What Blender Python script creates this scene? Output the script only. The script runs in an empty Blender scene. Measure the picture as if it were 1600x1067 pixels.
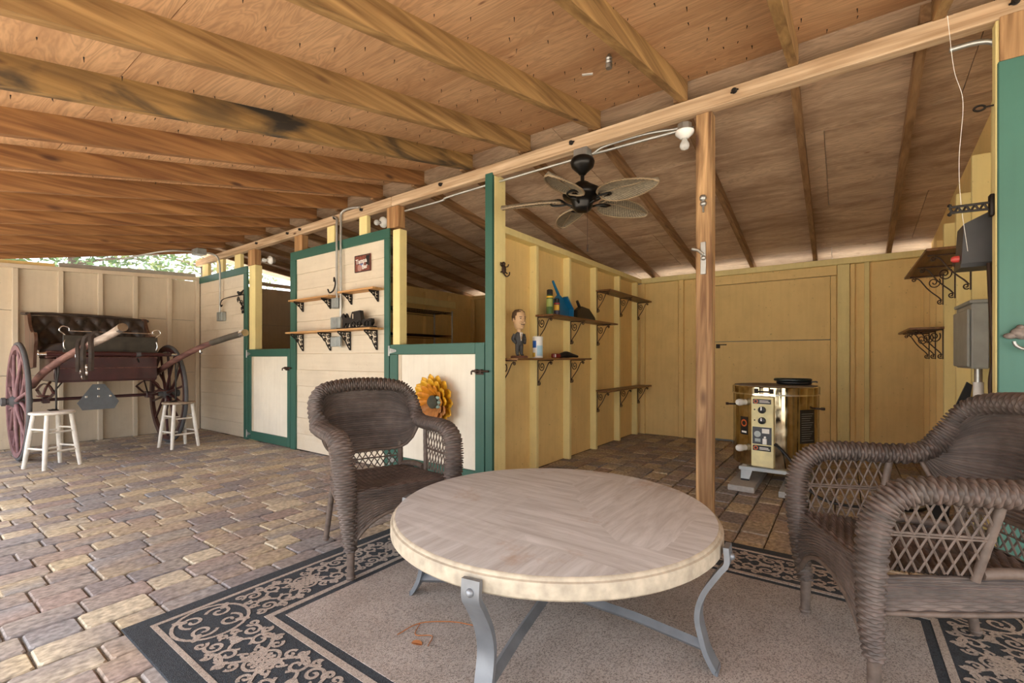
import bpy, bmesh, math, random
import numpy as np
from mathutils import Vector, Matrix

# ------------------------------------------------------------------ camera, sky, sun, exposure
scene = bpy.context.scene
COL = scene.collection
CAM_H, CAM_F, CAM_YAW, CAM_HORIZON = 1.10, 718.0, 0.6245, 560.0
cam_data = bpy.data.cameras.new('camera')
cam_data.sensor_width = 36.0
cam_data.lens = 36.0 * CAM_F / 1600.0
cam_data.shift_y = (CAM_HORIZON - 533.5) / 1600.0
cam_data.clip_start = 0.02
cam = bpy.data.objects.new('camera', cam_data)
COL.objects.link(cam)
cam.location = (0, 0, CAM_H)
cam.rotation_euler = (math.pi / 2, 0, CAM_YAW)
scene.camera = cam

world = bpy.data.worlds.new('sky')
scene.world = world
world.use_nodes = True
wn = world.node_tree
wn.nodes.clear()
w_out = wn.nodes.new('ShaderNodeOutputWorld')
w_bg = wn.nodes.new('ShaderNodeBackground')
w_sky = wn.nodes.new('ShaderNodeTexSky')
w_sky.sky_type = 'NISHITA'
w_sky.sun_disc = False
w_sky.sun_elevation = math.radians(67)
w_sky.sun_rotation = math.radians(200)
w_sky.air_density = 1.0
w_sky.dust_density = 3.0
w_sky.ozone_density = 1.0
w_hsv = wn.nodes.new('ShaderNodeHueSaturation')
w_hsv.inputs['Saturation'].default_value = 0.35
w_bg.inputs['Strength'].default_value = 0.34
wn.links.new(w_sky.outputs[0], w_hsv.inputs['Color'])
wn.links.new(w_hsv.outputs[0], w_bg.inputs['Color'])
wn.links.new(w_bg.outputs[0], w_out.inputs['Surface'])

sun_data = bpy.data.lights.new('sun', 'SUN')
sun_data.energy = 6.5
sun_data.angle = math.radians(3)
sun_data.color = (1.0, 0.95, 0.86)
sun = bpy.data.objects.new('sun', sun_data)
COL.objects.link(sun)
sun.rotation_euler = (math.radians(23), 0, math.radians(20))   # high sun over the open front of the barn
sun.location = (0, -6, 8)

scene.view_settings.view_transform = 'Standard'
scene.view_settings.look = 'None'
scene.view_settings.gamma = 1.0
scene.view_settings.use_curve_mapping = False
scene.view_settings.exposure = 1.31
scene.cycles.diffuse_bounces = 6
scene.cycles.max_bounces = 12

random.seed(7)
PI = math.pi

# ------------------------------------------------------------------ mesh helpers
def mesh_obj(name, verts, faces, mat=None, parent=None, smooth=None, fix=True):
    me = bpy.data.meshes.new(name)
    me.from_pydata(verts, [], faces)
    if fix:
        bm = bmesh.new(); bm.from_mesh(me)
        bmesh.ops.recalc_face_normals(bm, faces=bm.faces)
        bm.to_mesh(me); bm.free()
    if smooth is not None:
        me.polygons.foreach_set('use_smooth', [True] * len(me.polygons))
        if smooth < 179:
            me.set_sharp_from_angle(angle=math.radians(smooth))
    if mat is not None:
        me.materials.append(mat)
    me.update()
    o = bpy.data.objects.new(name, me)
    COL.objects.link(o)
    if parent is not None:
        o.parent = parent
    return o

def catmull(pts, n=8, closed=False):
    P = [Vector(p) for p in pts]
    out = []
    m = len(P)
    rng = range(m) if closed else range(m - 1)
    for i in rng:
        if closed:
            p0, p1, p2, p3 = P[(i - 1) % m], P[i], P[(i + 1) % m], P[(i + 2) % m]
        else:
            p1, p2 = P[i], P[i + 1]
            p0 = P[i - 1] if i > 0 else p1 * 2 - p2
            p3 = P[i + 2] if i + 2 < m else p2 * 2 - p1
        for k in range(n):
            t = k / n
            out.append(0.5 * ((2 * p1) + (p2 - p0) * t + (2 * p0 - 5 * p1 + 4 * p2 - p3) * t * t + (3 * p1 - p0 - 3 * p2 + p3) * t ** 3))
    if not closed:
        out.append(P[-1].copy())
    return out

class MB:
    def __init__(s):
        s.v = []; s.f = []
    def add(s, vs, fs):
        n = len(s.v)
        s.v += [tuple(v) for v in vs]
        s.f += [tuple(i + n for i in f) for f in fs]
        return s
    def box(s, x0, x1, y0, y1, z0, z1, ch=0.0, M=None):
        if ch <= 0:
            vs = [(x, y, z) for x in (x0, x1) for y in (y0, y1) for z in (z0, z1)]
            fs = [(0, 1, 3, 2), (4, 6, 7, 5), (0, 4, 5, 1), (2, 3, 7, 6), (0, 2, 6, 4), (1, 5, 7, 3)]
        else:
            lo = (x0, y0, z0); hi = (x1, y1, z1)
            vs = []; idx = {}
            for sx in (0, 1):
                for sy in (0, 1):
                    for sz in (0, 1):
                        sg = (sx, sy, sz)
                        for a in range(3):
                            p = []
                            for k in range(3):
                                e = hi[k] if sg[k] else lo[k]
                                if k != a:
                                    e += -ch if sg[k] else ch
                                p.append(e)
                            idx[(sg, a)] = len(vs); vs.append(tuple(p))
            fs = []
            for a in range(3):
                b, c = (a + 1) % 3, (a + 2) % 3
                for sa in (0, 1):
                    q = []
                    for sb, sc in ((0, 0), (1, 0), (1, 1), (0, 1)):
                        sg = [0, 0, 0]; sg[a] = sa; sg[b] = sb; sg[c] = sc
                        q.append(idx[(tuple(sg), a)])
                    fs.append(tuple(q))
            for a in range(3):          # edges along axis a
                b, c = (a + 1) % 3, (a + 2) % 3
                for sb in (0, 1):
                    for sc in (0, 1):
                        s0 = [0, 0, 0]; s1 = [0, 0, 0]
                        s0[b] = s1[b] = sb; s0[c] = s1[c] = sc; s1[a] = 1
                        s0 = tuple(s0); s1 = tuple(s1)
                        fs.append((idx[(s0, b)], idx[(s1, b)], idx[(s1, c)], idx[(s0, c)]))
            for sx in (0, 1):
                for sy in (0, 1):
                    for sz in (0, 1):
                        sg = (sx, sy, sz)
                        fs.append((idx[(sg, 0)], idx[(sg, 1)], idx[(sg, 2)]))
        if M is not None:
            vs = [M @ Vector(v) for v in vs]
        return s.add(vs, fs)
    def beam(s, p, q, w, h, up=(0, 0, 1), ch=0.0):
        p = Vector(p); q = Vector(q); d = q - p; L = d.length; d.normalize()
        u = Vector(up); sd = d.cross(u).normalized(); u = sd.cross(d).normalized()
        M = Matrix((( d.x, sd.x, u.x, p.x), (d.y, sd.y, u.y, p.y), (d.z, sd.z, u.z, p.z), (0, 0, 0, 1)))
        return s.box(0, L, -w / 2, w / 2, -h / 2, h / 2, ch, M)
    def tube(s, pts, r, n=8, closed=False, cap=True, flat=1.0, up=None):
        P = [Vector(p) for p in pts]
        m = len(P)
        R = r if isinstance(r, (list, tuple)) else [r] * m
        vs = []; fs = []
        nrm = None
        for i in range(m):
            if closed:
                t = P[(i + 1) % m] - P[i - 1]
            else:
                t = P[min(i + 1, m - 1)] - P[max(i - 1, 0)]
            if t.length < 1e-9:
                t = Vector((0, 0, 1))
            t.normalize()
            if up is not None:
                nrm = Vector(up)
            if nrm is None:
                a = Vector((0, 0, 1)) if abs(t.z) < 0.9 else Vector((1, 0, 0))
                nrm = a
            nrm = (nrm - t * nrm.dot(t))
            if nrm.length < 1e-6:
                nrm = t.orthogonal()
            nrm.normalize()
            b = t.cross(nrm)
            for k in range(n):
                a = 2 * PI * k / n
                vs.append(P[i] + nrm * (math.cos(a) * R[i] * flat) + b * (math.sin(a) * R[i]))
        for i in range(m if closed else m - 1):
            j = (i + 1) % m
            for k in range(n):
                l = (k + 1) % n
                fs.append((i * n + k, i * n + l, j * n + l, j * n + k))
        if cap and not closed:
            fs.append(tuple(range(n))); fs.append(tuple((m - 1) * n + k for k in range(n)))
        return s.add(vs, fs)
    def lathe(s, prof, n=16, M=None, a0=0.0):
        vs = []; fs = []
        for (r, z) in prof:
            for k in range(n):
                a = a0 + 2 * PI * k / n
                vs.append(Vector((r * math.cos(a), r * math.sin(a), z)))
        for i in range(len(prof) - 1):
            for k in range(n):
                l = (k + 1) % n
                fs.append((i * n + k, i * n + l, (i + 1) * n + l, (i + 1) * n + k))
        if prof[0][0] > 1e-6:
            fs.append(tuple(range(n)))
        if prof[-1][0] > 1e-6:
            fs.append(tuple((len(prof) - 1) * n + k for k in range(n)))
        if M is not None:
            vs = [M @ v for v in vs]
        return s.add(vs, fs)
    def prism(s, poly, z0, z1, M=None):
        n = len(poly)
        vs = [Vector((x, y, z0)) for x, y in poly] + [Vector((x, y, z1)) for x, y in poly]
        fs = [tuple(range(n)), tuple(range(n, 2 * n))] + [(i, (i + 1) % n, n + (i + 1) % n, n + i) for i in range(n)]
        if M is not None:
            vs = [M @ v for v in vs]
        return s.add(vs, fs)
    def ball(s, c, r, n=10, m=6, sc=(1, 1, 1)):
        prof = [(math.sin(PI * i / m) * r, -math.cos(PI * i / m) * r) for i in range(m + 1)]
        M = Matrix.Translation(Vector(c)) @ Matrix.Diagonal((sc[0], sc[1], sc[2], 1))
        return s.lathe([(max(p[0], 0.0001 if 0 < i < m else 0.0), p[1]) for i, p in enumerate(prof)], n, M)
    def build(s, name, mat, parent=None, smooth=None, fix=True):
        return mesh_obj(name, s.v, s.f, mat, parent, smooth, fix)

def T(x, y, z): return Matrix.Translation(Vector((x, y, z)))
def R(a, ax): return Matrix.Rotation(a, 4, ax)
def boxo(name, mat, parent, *a, ch=0.0, M=None):
    return MB().box(*a, ch=ch, M=M).build(name, mat, parent)

def tag(o, label, cat, group=None):
    o['label'] = label; o['category'] = cat
    if group: o['group'] = group
    return o
def thing(name, label, cat, loc=(0, 0, 0), rz=0.0, group=None):
    o = bpy.data.objects.new(name, None)
    COL.objects.link(o)
    o.empty_display_size = 0.1
    o.location = loc; o.rotation_euler = (0, 0, rz)
    return tag(o, label, cat, group)
def struct(name):
    o = bpy.data.objects.new(name, None)
    COL.objects.link(o); o['kind'] = 'structure'
    return o
def copy_tree(o, parent=None):
    c = o.copy(); COL.objects.link(c); c.parent = parent
    for ch in o.children:
        copy_tree(ch, c)
    return c

# ------------------------------------------------------------------ materials
def new_mat(name):
    m = bpy.data.materials.new(name); m.use_nodes = True
    nt = m.node_tree
    return m, nt, nt.nodes['Principled BSDF']
def node(nt, typ, **kw):
    n = nt.nodes.new(typ)
    for k, v in kw.items():
        if k in n.inputs: n.inputs[k].default_value = v
        else: setattr(n, k, v)
    return n
def rgba(c): return (c[0], c[1], c[2], 1.0)
def ramp(nt, stops, src=None):
    r = nt.nodes.new('ShaderNodeValToRGB')
    el = r.color_ramp.elements
    while len(el) < len(stops): el.new(0.5)
    for e, (p, c) in zip(el, stops):
        e.position = p; e.color = rgba(c) if len(c) == 3 else c
    if src is not None: nt.links.new(src, r.inputs[0])
    return r
def coords(nt, scale=(1, 1, 1), rnd=True):
    tc = nt.nodes.new('ShaderNodeTexCoord')
    mp = nt.nodes.new('ShaderNodeMapping')
    nt.links.new(tc.outputs['Object'], mp.inputs['Vector'])
    mp.inputs['Scale'].default_value = scale
    if rnd:
        oi = nt.nodes.new('ShaderNodeObjectInfo')
        mu = nt.nodes.new('ShaderNodeMath'); mu.operation = 'MULTIPLY'; mu.inputs[1].default_value = 37.0
        nt.links.new(oi.outputs['Random'], mu.inputs[0])
        nt.links.new(mu.outputs[0], mp.inputs['Location'])
    return mp.outputs['Vector']
def mix(nt, a, b, fac, mode='MIX'):
    m = nt.nodes.new('ShaderNodeMix'); m.data_type = 'RGBA'; m.blend_type = mode
    for sock, val in ((m.inputs[6], a), (m.inputs[7], b)):
        if isinstance(val, (tuple, list)): sock.default_value = rgba(val)
        else: nt.links.new(val, sock)
    if isinstance(fac, (int, float)): m.inputs[0].default_value = fac
    else: nt.links.new(fac, m.inputs[0])
    return m.outputs[2]
def bump(nt, bsdf, src, strength=0.3, dist=0.01):
    b = nt.nodes.new('ShaderNodeBump')
    b.inputs['Strength'].default_value = strength; b.inputs['Distance'].default_value = dist
    nt.links.new(src, b.inputs['Height']); nt.links.new(b.outputs[0], bsdf.inputs['Normal'])

def plain(name, c, rough=0.6, metal=0.0, var=0.12, scale=12.0, bmp=0.0, coat=0.0, spec=None):
    m, nt, b = new_mat(name)
    b.inputs['Roughness'].default_value = rough; b.inputs['Metallic'].default_value = metal
    if coat: b.inputs['Coat Weight'].default_value = coat
    if spec is not None: b.inputs['Specular IOR Level'].default_value = spec
    nz = node(nt, 'ShaderNodeTexNoise', Scale=scale, Detail=4.0)
    nt.links.new(coords(nt), nz.inputs['Vector'])
    dk = tuple(max(0, x * (1 - var)) for x in c); lt = tuple(min(1, x * (1 + var)) for x in c)
    r = ramp(nt, [(0.3, dk), (0.7, lt)], nz.outputs['Fac'])
    nt.links.new(r.outputs[0], b.inputs['Base Color'])
    if bmp: bump(nt, b, nz.outputs['Fac'], bmp, 0.005)
    return m

def wood(name, dark, light, axis, knots=0.0, rough=0.7, grain=1.0, stain=None, knotcol=(0.08, 0.03, 0.01)):
    m, nt, b = new_mat(name)
    b.inputs['Roughness'].default_value = rough
    sc = [9.0 * grain] * 3; sc[axis] = 0.7
    v = coords(nt, tuple(sc))
    n1 = node(nt, 'ShaderNodeTexNoise', Scale=1.6, Detail=6.0, Distortion=1.2)
    nt.links.new(v, n1.inputs['Vector'])
    sc2 = [42.0 * grain] * 3; sc2[axis] = 1.2
    v2 = coords(nt, tuple(sc2))
    n2 = node(nt, 'ShaderNodeTexNoise', Scale=1.0, Detail=3.0, Distortion=0.4)
    nt.links.new(v2, n2.inputs['Vector'])
    mid = tuple((a + c) / 2 for a, c in zip(dark, light))
    r1 = ramp(nt, [(0.32, dark), (0.5, mid), (0.68, light)], n1.outputs['Fac'])
    r2 = ramp(nt, [(0.35, (0.72, 0.68, 0.62)), (0.6, (1.06, 1.05, 1.03))], n2.outputs['Fac'])
    col = mix(nt, r1.outputs[0], r2.outputs[0], 1.0, 'MULTIPLY')
    if knots:
        sk = [6.0] * 3; sk[axis] = 2.0
        vk = coords(nt, tuple(sk))
        vo = node(nt, 'ShaderNodeTexVoronoi', Scale=1.0)
        nt.links.new(vk, vo.inputs['Vector'])
        rk = ramp(nt, [(0.05 * knots, (1, 1, 1)), (0.14 * knots, (0, 0, 0))], vo.outputs['Distance'])
        col = mix(nt, col, knotcol, rk.outputs[0])
    if stain:
        ns = node(nt, 'ShaderNodeTexNoise', Scale=stain[1], Detail=5.0, Distortion=0.8)
        ss = [1.6] * 3; ss[axis] = 0.6
        nt.links.new(coords(nt, tuple(ss)), ns.inputs['Vector'])
        rs = ramp(nt, [(stain[2], (0, 0, 0)), (stain[2] + 0.14, (1, 1, 1))], ns.outputs['Fac'])
        col = mix(nt, col, stain[0], rs.outputs[0])
    nt.links.new(col, b.inputs['Base Color'])
    bump(nt, b, n2.outputs['Fac'], 0.25, 0.004)
    return m

def paint(name, c, axis=2, rough=0.65, dirt=None, groove=0.0, spots=0.0):
    m, nt, b = new_mat(name)
    b.inputs['Roughness'].default_value = rough
    sc = [26.0] * 3; sc[axis] = 1.5
    n1 = node(nt, 'ShaderNodeTexNoise', Scale=1.0, Detail=4.0)
    nt.links.new(coords(nt, tuple(sc)), n1.inputs['Vector'])
    n2 = node(nt, 'ShaderNodeTexNoise', Scale=2.2, Detail=6.0, Roughness=0.65)
    nt.links.new(coords(nt), n2.inputs['Vector'])
    r1 = ramp(nt, [(0.3, tuple(x * 0.90 for x in c)), (0.7, tuple(min(1, x * 1.06) for x in c))], n2.outputs['Fac'])
    r2 = ramp(nt, [(0.38, (0.965, 0.96, 0.95)), (0.55, (1, 1, 1))], n1.outputs['Fac'])
    col = mix(nt, r1.outputs[0], r2.outputs[0], 1.0, 'MULTIPLY')
    if dirt:
        rd = ramp(nt, [(0.56, (0, 0, 0)), (0.74, (0.55, 0.55, 0.55))], n2.outputs['Fac'])
        col = mix(nt, col, dirt, rd.outputs[0])
    if spots:
        vo = node(nt, 'ShaderNodeTexNoise', Scale=38.0, Detail=1.0)
        nt.links.new(coords(nt), vo.inputs['Vector'])
        rs = ramp(nt, [(0.74, (0, 0, 0)), (0.78, (spots, spots, spots))], vo.outputs['Fac'])
        col = mix(nt, col, (0.16, 0.10, 0.05), rs.outputs[0])
    nt.links.new(col, b.inputs['Base Color'])
    bump(nt, b, n1.outputs['Fac'], 0.25, 0.003)
    return m

def attr_mat(name, rough=0.8, nscale=30.0, amount=0.35, bmp=0.3, attr='tint', stretch=(1, 1, 1)):
    m, nt, b = new_mat(name)
    b.inputs['Roughness'].default_value = rough
    at = nt.nodes.new('ShaderNodeAttribute'); at.attribute_name = attr
    nz = node(nt, 'ShaderNodeTexNoise', Scale=nscale, Detail=4.0)
    nt.links.new(coords(nt, stretch, rnd=False), nz.inputs['Vector'])
    r = ramp(nt, [(0.3, (1 - amount,) * 3), (0.7, (1 + amount * 0.5,) * 3)], nz.outputs['Fac'])
    col = mix(nt, at.outputs['Color'], r.outputs[0], 1.0, 'MULTIPLY')
    nt.links.new(col, b.inputs['Base Color'])
    if bmp: bump(nt, b, nz.outputs['Fac'], bmp, 0.004)
    return m

def plywood(name, base, dark, stain, amt):
    m, nt, b = new_mat(name)
    b.inputs['Roughness'].default_value = 0.75
    n1 = node(nt, 'ShaderNodeTexNoise', Scale=1.0, Detail=3.0, Distortion=2.2)
    nt.links.new(coords(nt, (1.1, 7.0, 3.0)), n1.inputs['Vector'])
    rg = node(nt, 'ShaderNodeMath', operation='MULTIPLY'); rg.inputs[1].default_value = 9.0
    nt.links.new(n1.outputs['Fac'], rg.inputs[0])
    fr = node(nt, 'ShaderNodeMath', operation='PINGPONG'); fr.inputs[1].default_value = 0.5
    nt.links.new(rg.outputs[0], fr.inputs[0])
    r1 = ramp(nt, [(0.0, tuple(x * 0.80 for x in base)), (0.28, base), (0.5, tuple(min(1, x * 1.10) for x in base))], fr.outputs[0])
    n2 = node(nt, 'ShaderNodeTexNoise', Scale=1.0, Detail=4.0)
    nt.links.new(coords(nt, (3.0, 60.0, 10.0)), n2.inputs['Vector'])
    r2 = ramp(nt, [(0.3, (0.90, 0.88, 0.86)), (0.6, (1.03, 1.03, 1.03))], n2.outputs['Fac'])
    col = mix(nt, r1.outputs[0], r2.outputs[0], 1.0, 'MULTIPLY')
    n3 = node(nt, 'ShaderNodeTexNoise', Scale=1.0, Detail=6.0, Roughness=0.7, Distortion=0.5)
    nt.links.new(coords(nt, (0.9, 3.2, 2.0)), n3.inputs['Vector'])
    r3 = ramp(nt, [(0.44, (0, 0, 0)), (0.66, (amt,) * 3)], n3.outputs['Fac'])
    col = mix(nt, col, dark, r3.outputs[0])
    n4 = node(nt, 'ShaderNodeTexNoise', Scale=1.0, Detail=7.0, Roughness=0.75, Distortion=1.2)
    nt.links.new(coords(nt, (3.2, 7.0, 3.0)), n4.inputs['Vector'])
    r4 = ramp(nt, [(0.68, (0, 0, 0)), (0.76, (0.85,) * 3)], n4.outputs['Fac'])
    col = mix(nt, col, stain, r4.outputs[0])
    vo = node(nt, 'ShaderNodeTexVoronoi', Scale=1.0)
    nt.links.new(coords(nt, (2.2, 5.5, 2.0)), vo.inputs['Vector'])
    r5 = ramp(nt, [(0.025, (0.8,) * 3), (0.06, (0, 0, 0))], vo.outputs['Distance'])
    col = mix(nt, col, (0.20, 0.075, 0.03), r5.outputs[0])
    nt.links.new(col, b.inputs['Base Color'])
    bump(nt, b, n2.outputs['Fac'], 0.2, 0.003)
    return m
M = {}
M['cream'] = paint('cream_paint', (0.63, 0.535, 0.40), 2, dirt=(0.42, 0.33, 0.22), spots=0.25)
M['cream_h'] = paint('cream_plank_paint', (0.70, 0.61, 0.47), 0, dirt=(0.52, 0.41, 0.28), spots=0.3)
M['white_cream'] = paint('door_panel_paint', (0.82, 0.76, 0.63), 2)
M['yellow'] = paint('yellow_paint', (0.87, 0.635, 0.265), 2, dirt=(0.62, 0.42, 0.17), spots=0.35)
M['yellow_l'] = paint('pale_yellow_paint', (0.87, 0.735, 0.335), 2, spots=0.2)
M['green'] = paint('green_paint', (0.030, 0.112, 0.080), 2, rough=0.5)
M['green_h'] = paint('green_rail_paint', (0.030, 0.112, 0.080), 0, rough=0.5)
M['green_l'] = paint('weathered_green_paint', (0.055, 0.165, 0.125), 2, rough=0.55, spots=0.3)
M['rafter'] = wood('rafter_wood', (0.20, 0.105, 0.034), (0.43, 0.26, 0.10), 1, knots=0.9)
M['rafter_red'] = wood('reddish_rafter_wood', (0.18, 0.072, 0.022), (0.38, 0.19, 0.066), 1, knots=0.9)
M['rafter_stain'] = wood('stained_rafter_wood', (0.20, 0.115, 0.040), (0.38, 0.225, 0.075), 1, knots=0.6, stain=((0.025, 0.02, 0.014), 2.6, 0.50))
M['rafter_b'] = wood('old_rafter_wood', (0.20, 0.105, 0.045), (0.36, 0.21, 0.10), 1, knots=0.5)
M['ply'] = plywood('plywood', (0.63, 0.385, 0.205), (0.40, 0.20, 0.085), (0.10, 0.05, 0.03), 0.55)
M['ply_b'] = plywood('weathered_plywood', (0.60, 0.43, 0.29), (0.27, 0.16, 0.095), (0.13, 0.07, 0.04), 0.85)
M['header'] = wood('header_wood', (0.42, 0.27, 0.15), (0.68, 0.51, 0.34), 0, knots=0.7)
M['post_x'] = wood('post_wood', (0.17, 0.080, 0.030), (0.58, 0.36, 0.17), 2, knots=1.3)
M['stub'] = wood('stub_post_wood', (0.30, 0.14, 0.05), (0.55, 0.33, 0.15), 2, knots=0.3)
M['shelf_pine'] = wood('pine_shelf_wood', (0.46, 0.22, 0.07), (0.66, 0.40, 0.17), 0)
M['shelf_brown'] = wood('brown_shelf_wood', (0.14, 0.065, 0.025), (0.28, 0.14, 0.05), 1, rough=0.45)
M['iron'] = plain('black_iron', (0.022, 0.017, 0.014), 0.55, 0.5)
M['rust_iron'] = plain('brown_iron', (0.05, 0.026, 0.016), 0.6, 0.4)
M['black'] = plain('black_plastic', (0.012, 0.012, 0.013), 0.4)
M['dark_grey'] = plain('dark_grey_plastic', (0.055, 0.055, 0.058), 0.5)
M['galv'] = plain('galvanised_steel', (0.42, 0.42, 0.40), 0.42, 0.85, var=0.2)
M['conduit'] = plain('conduit_steel', (0.50, 0.50, 0.47), 0.38, 0.75)
M['box_grey'] = plain('grey_box_metal', (0.34, 0.37, 0.36), 0.45, 0.5, var=0.2)
M['panel_grey'] = plain('grey_enclosure_paint', (0.30, 0.31, 0.29), 0.5)
M['chrome'] = plain('chrome', (0.75, 0.75, 0.75), 0.18, 1.0)
M['white'] = plain('white_enamel', (0.80, 0.79, 0.76), 0.4)
M['porcelain'] = plain('white_porcelain', (0.82, 0.80, 0.75), 0.25)
M['paper'] = plain('white_paper', (0.85, 0.82, 0.76), 0.8)
M['concrete'] = plain('concrete', (0.40, 0.385, 0.36), 0.9, bmp=0.4, scale=50)
M['soil'] = plain('joint_sand', (0.13, 0.105, 0.08), 0.95, scale=60, var=0.4)
M['ground'] = plain('outdoor_ground', (0.60, 0.56, 0.48), 0.95, scale=3, var=0.2)

m, nt, b = new_mat('bulb_glass')
b.inputs['Roughness'].default_value = 0.08
b.inputs['Base Color'].default_value = (0.85, 0.85, 0.82, 1)
b.inputs['Transmission Weight'].default_value = 0.55
M['bulb'] = m

# ------------------------------------------------------------------ roof planes
RIDGE_Y, RIDGE_Z, SF, SB = 3.0, 2.845, 0.216, 0.137
def zf(y): return RIDGE_Z - SF * (RIDGE_Y - y)
def zb(y): return RIDGE_Z - SB * (y - RIDGE_Y)
Y_EAVE, Y_BACK, Y_BEAVE = -0.75, 6.63, 7.3
X_L, X_R = -8.21, 0.77

def slab(mb, x0, x1, ya, yb, fz, th):
    vs = []
    for x in (x0, x1):
        for y in (ya, yb):
            for d in (0, th):
                vs.append((x, y, fz(y) + d))
    mb.add(vs, [(0, 1, 3, 2), (4, 6, 7, 5), (0, 4, 5, 1), (2, 3, 7, 6), (0, 2, 6, 4), (1, 5, 7, 3)])

ceiling = struct('ceiling')
rows_f = [(Y_EAVE, 0.63), (0.63, 1.815), (1.815, 2.997)]
for k, (ya, yb) in enumerate(rows_f):
    xs = [-8.75]
    x = -8.75 + (1.2 if k % 2 else 2.4)
    while x < 4.0:
        xs.append(x); x += 2.38
    xs.append(4.6)
    for xa, xb in zip(xs[:-1], xs[1:]):
        mb = MB(); slab(mb, xa + 0.002, xb - 0.002, ya + 0.0015, yb - 0.0015, lambda y: zf(y) + random.uniform(0, 0.0), 0.013)
        mb.build('plywood_sheet', M['ply'], ceiling)
rows_b = [(3.003, 3.94), (3.94, 5.26), (5.26, 6.42), (6.42, Y_BEAVE)]
for k, (ya, yb) in enumerate(rows_b):
    xs = [-8.75]
    x = -8.75 + (1.5 if k % 2 else 2.2)
    while x < 4.0:
        xs.append(x); x += 2.38
    xs.append(4.6)
    for xa, xb in zip(xs[:-1], xs[1:]):
        mb = MB(); slab(mb, xa + 0.002, xb - 0.002, ya + 0.003, yb - 0.003, zb, 0.013)
        mb.build('plywood_sheet', M['ply_b'], ceiling)
# metal roof over the plywood, keeps the sun out of the sheet joints
mb = MB(); slab(mb, -8.9, 4.7, Y_EAVE - 0.05, 3.0, lambda y: zf(y) + 0.03, 0.01); slab(mb, -8.9, 4.7, 3.0, Y_BEAVE + 0.1, lambda y: zb(y) + 0.03, 0.01)
mb.build('roof_sheeting', M['galv'], ceiling)
# front rafters, end cut just past the header
fx = [0.37 - 0.594 * k for k in range(15)] + [0.964, 1.56, 2.15, 2.75, 3.34, 3.94]
for k, x in enumerate(sorted(fx, reverse=True)):
    i = k - 6
    mat = M['rafter'] if i < 5 else M['rafter_red']
    if i == 5: mat = M['rafter_stain']
    mb = MB()
    w, d = 0.045, 0.128
    ye = 3.0
    pts = [(Y_EAVE, zf(Y_EAVE)), (ye, zf(ye)), (ye, zf(ye) - d + 0.012), (ye - 0.018, zf(ye) - d), (Y_EAVE, zf(Y_EAVE) - d)]
    Mx = Matrix(((0, 0, 1, x - w / 2), (1, 0, 0, 0), (0, 1, 0, 0), (0, 0, 0, 1)))
    mb.prism(pts, 0, w, Mx)
    mb.build('rafter', mat, ceiling)
# back rafters
bx = [(0.33, 0.42), (-0.235, -0.275), (-0.87, -0.955), (-1.48, -1.60), (-2.10, -2.235), (-2.72, -2.85), (-3.35, -3.45), (-3.97, -4.05), (-4.60, -4.65), (-5.2, -5.25), (-5.8, -5.85), (-6.4, -6.45), (-7.0, -7.05), (-7.6, -7.65), (-8.1, -8.1), (0.95, 1.0)]
for xa, xb in bx:
    mb = MB(); w, d = 0.042, 0.09
    ya, yb = 3.02, 6.95
    vs = []
    for y, x in ((ya, xa), (yb, xb)):
        for dx in (-w / 2, w / 2):
            for dz in (0, -d):
                vs.append((x + dx, y, zb(y) + dz))
    mb.add(vs, [(0, 1, 3, 2), (4, 6, 7, 5), (0, 4, 5, 1), (2, 3, 7, 6), (0, 2, 6, 4), (1, 5, 7, 3)])
    mb.build('rafter', M['rafter_b'], ceiling)
boxo('fascia_board', M['panel_grey'], ceiling, -8.75, 4.6, 6.96, 6.985, zb(6.97) - 0.11, zb(6.97) - 0.002)
# nail tips poking through the sheathing
mb = MB()
for ya, yb, f in ((-0.6, 2.95, zf), ):
    y = ya
    while y < yb:
        for x in np.arange(-6.0, 1.6, 0.235):
            px_ = x + random.uniform(-0.1, 0.1); py_ = y + random.uniform(-0.03, 0.03)
            L = random.uniform(0.010, 0.022)
            tip = (px_ + random.uniform(-0.004, 0.004), py_ + random.uniform(-0.004, 0.004), f(py_) - L)
            mb.tube([(px_, py_, f(py_)), tip], [0.0028, 0.0008], 4, cap=False)
        y += 0.135
nails = mb.build('nail_tips', M['iron'], ceiling); nails['kind'] = 'stuff'

# ------------------------------------------------------------------ floor: pavers on sand
CS, SN = math.cos(CAM_YAW), math.sin(CAM_YAW)
def pix(x, y, z):
    fw = -SN * x + CS * y
    r = CS * x + SN * y
    if fw < 0.05: return None
    return (800 + CAM_F * r / fw, CAM_HORIZON - CAM_F * (z - CAM_H) / fw, fw)
RUG = (-2.36, 0.70, 0.58, 2.975)
floor = boxo('floor', M['soil'], None, -8.4, 2.2, -1.6, 6.8, -0.10, -0.014)
floor['kind'] = 'structure'
M['paver'] = attr_mat('paver_stone', 0.85, 42.0, 0.46, 0.8, stretch=(1.1, 0.75, 1.0))
TINTS = [(0.522, 0.427, 0.286), (0.443, 0.354, 0.236), (0.336, 0.289, 0.254), (0.259, 0.229, 0.223), (0.391, 0.303, 0.232), (0.353, 0.271, 0.235), (0.564, 0.481, 0.351), (0.301, 0.282, 0.276), (0.382, 0.328, 0.264), (0.277, 0.236, 0.224)]
pav = []
rng = random.Random(11)
x = -8.2
while x < 1.9:
    w = 0.163
    spans = [(-1.5, 2.97)] if x < -2.5 else [(-1.5, 6.6)]
    for ya, yb in spans:
        y = ya - rng.choice((0, 0.08, 0.12, 0.2))
        while y < yb:
            L = rng.choice((0.163, 0.163, 0.245, 0.245, 0.245))
            pav.append((x, y, w, L)); y += L
    x += w
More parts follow.
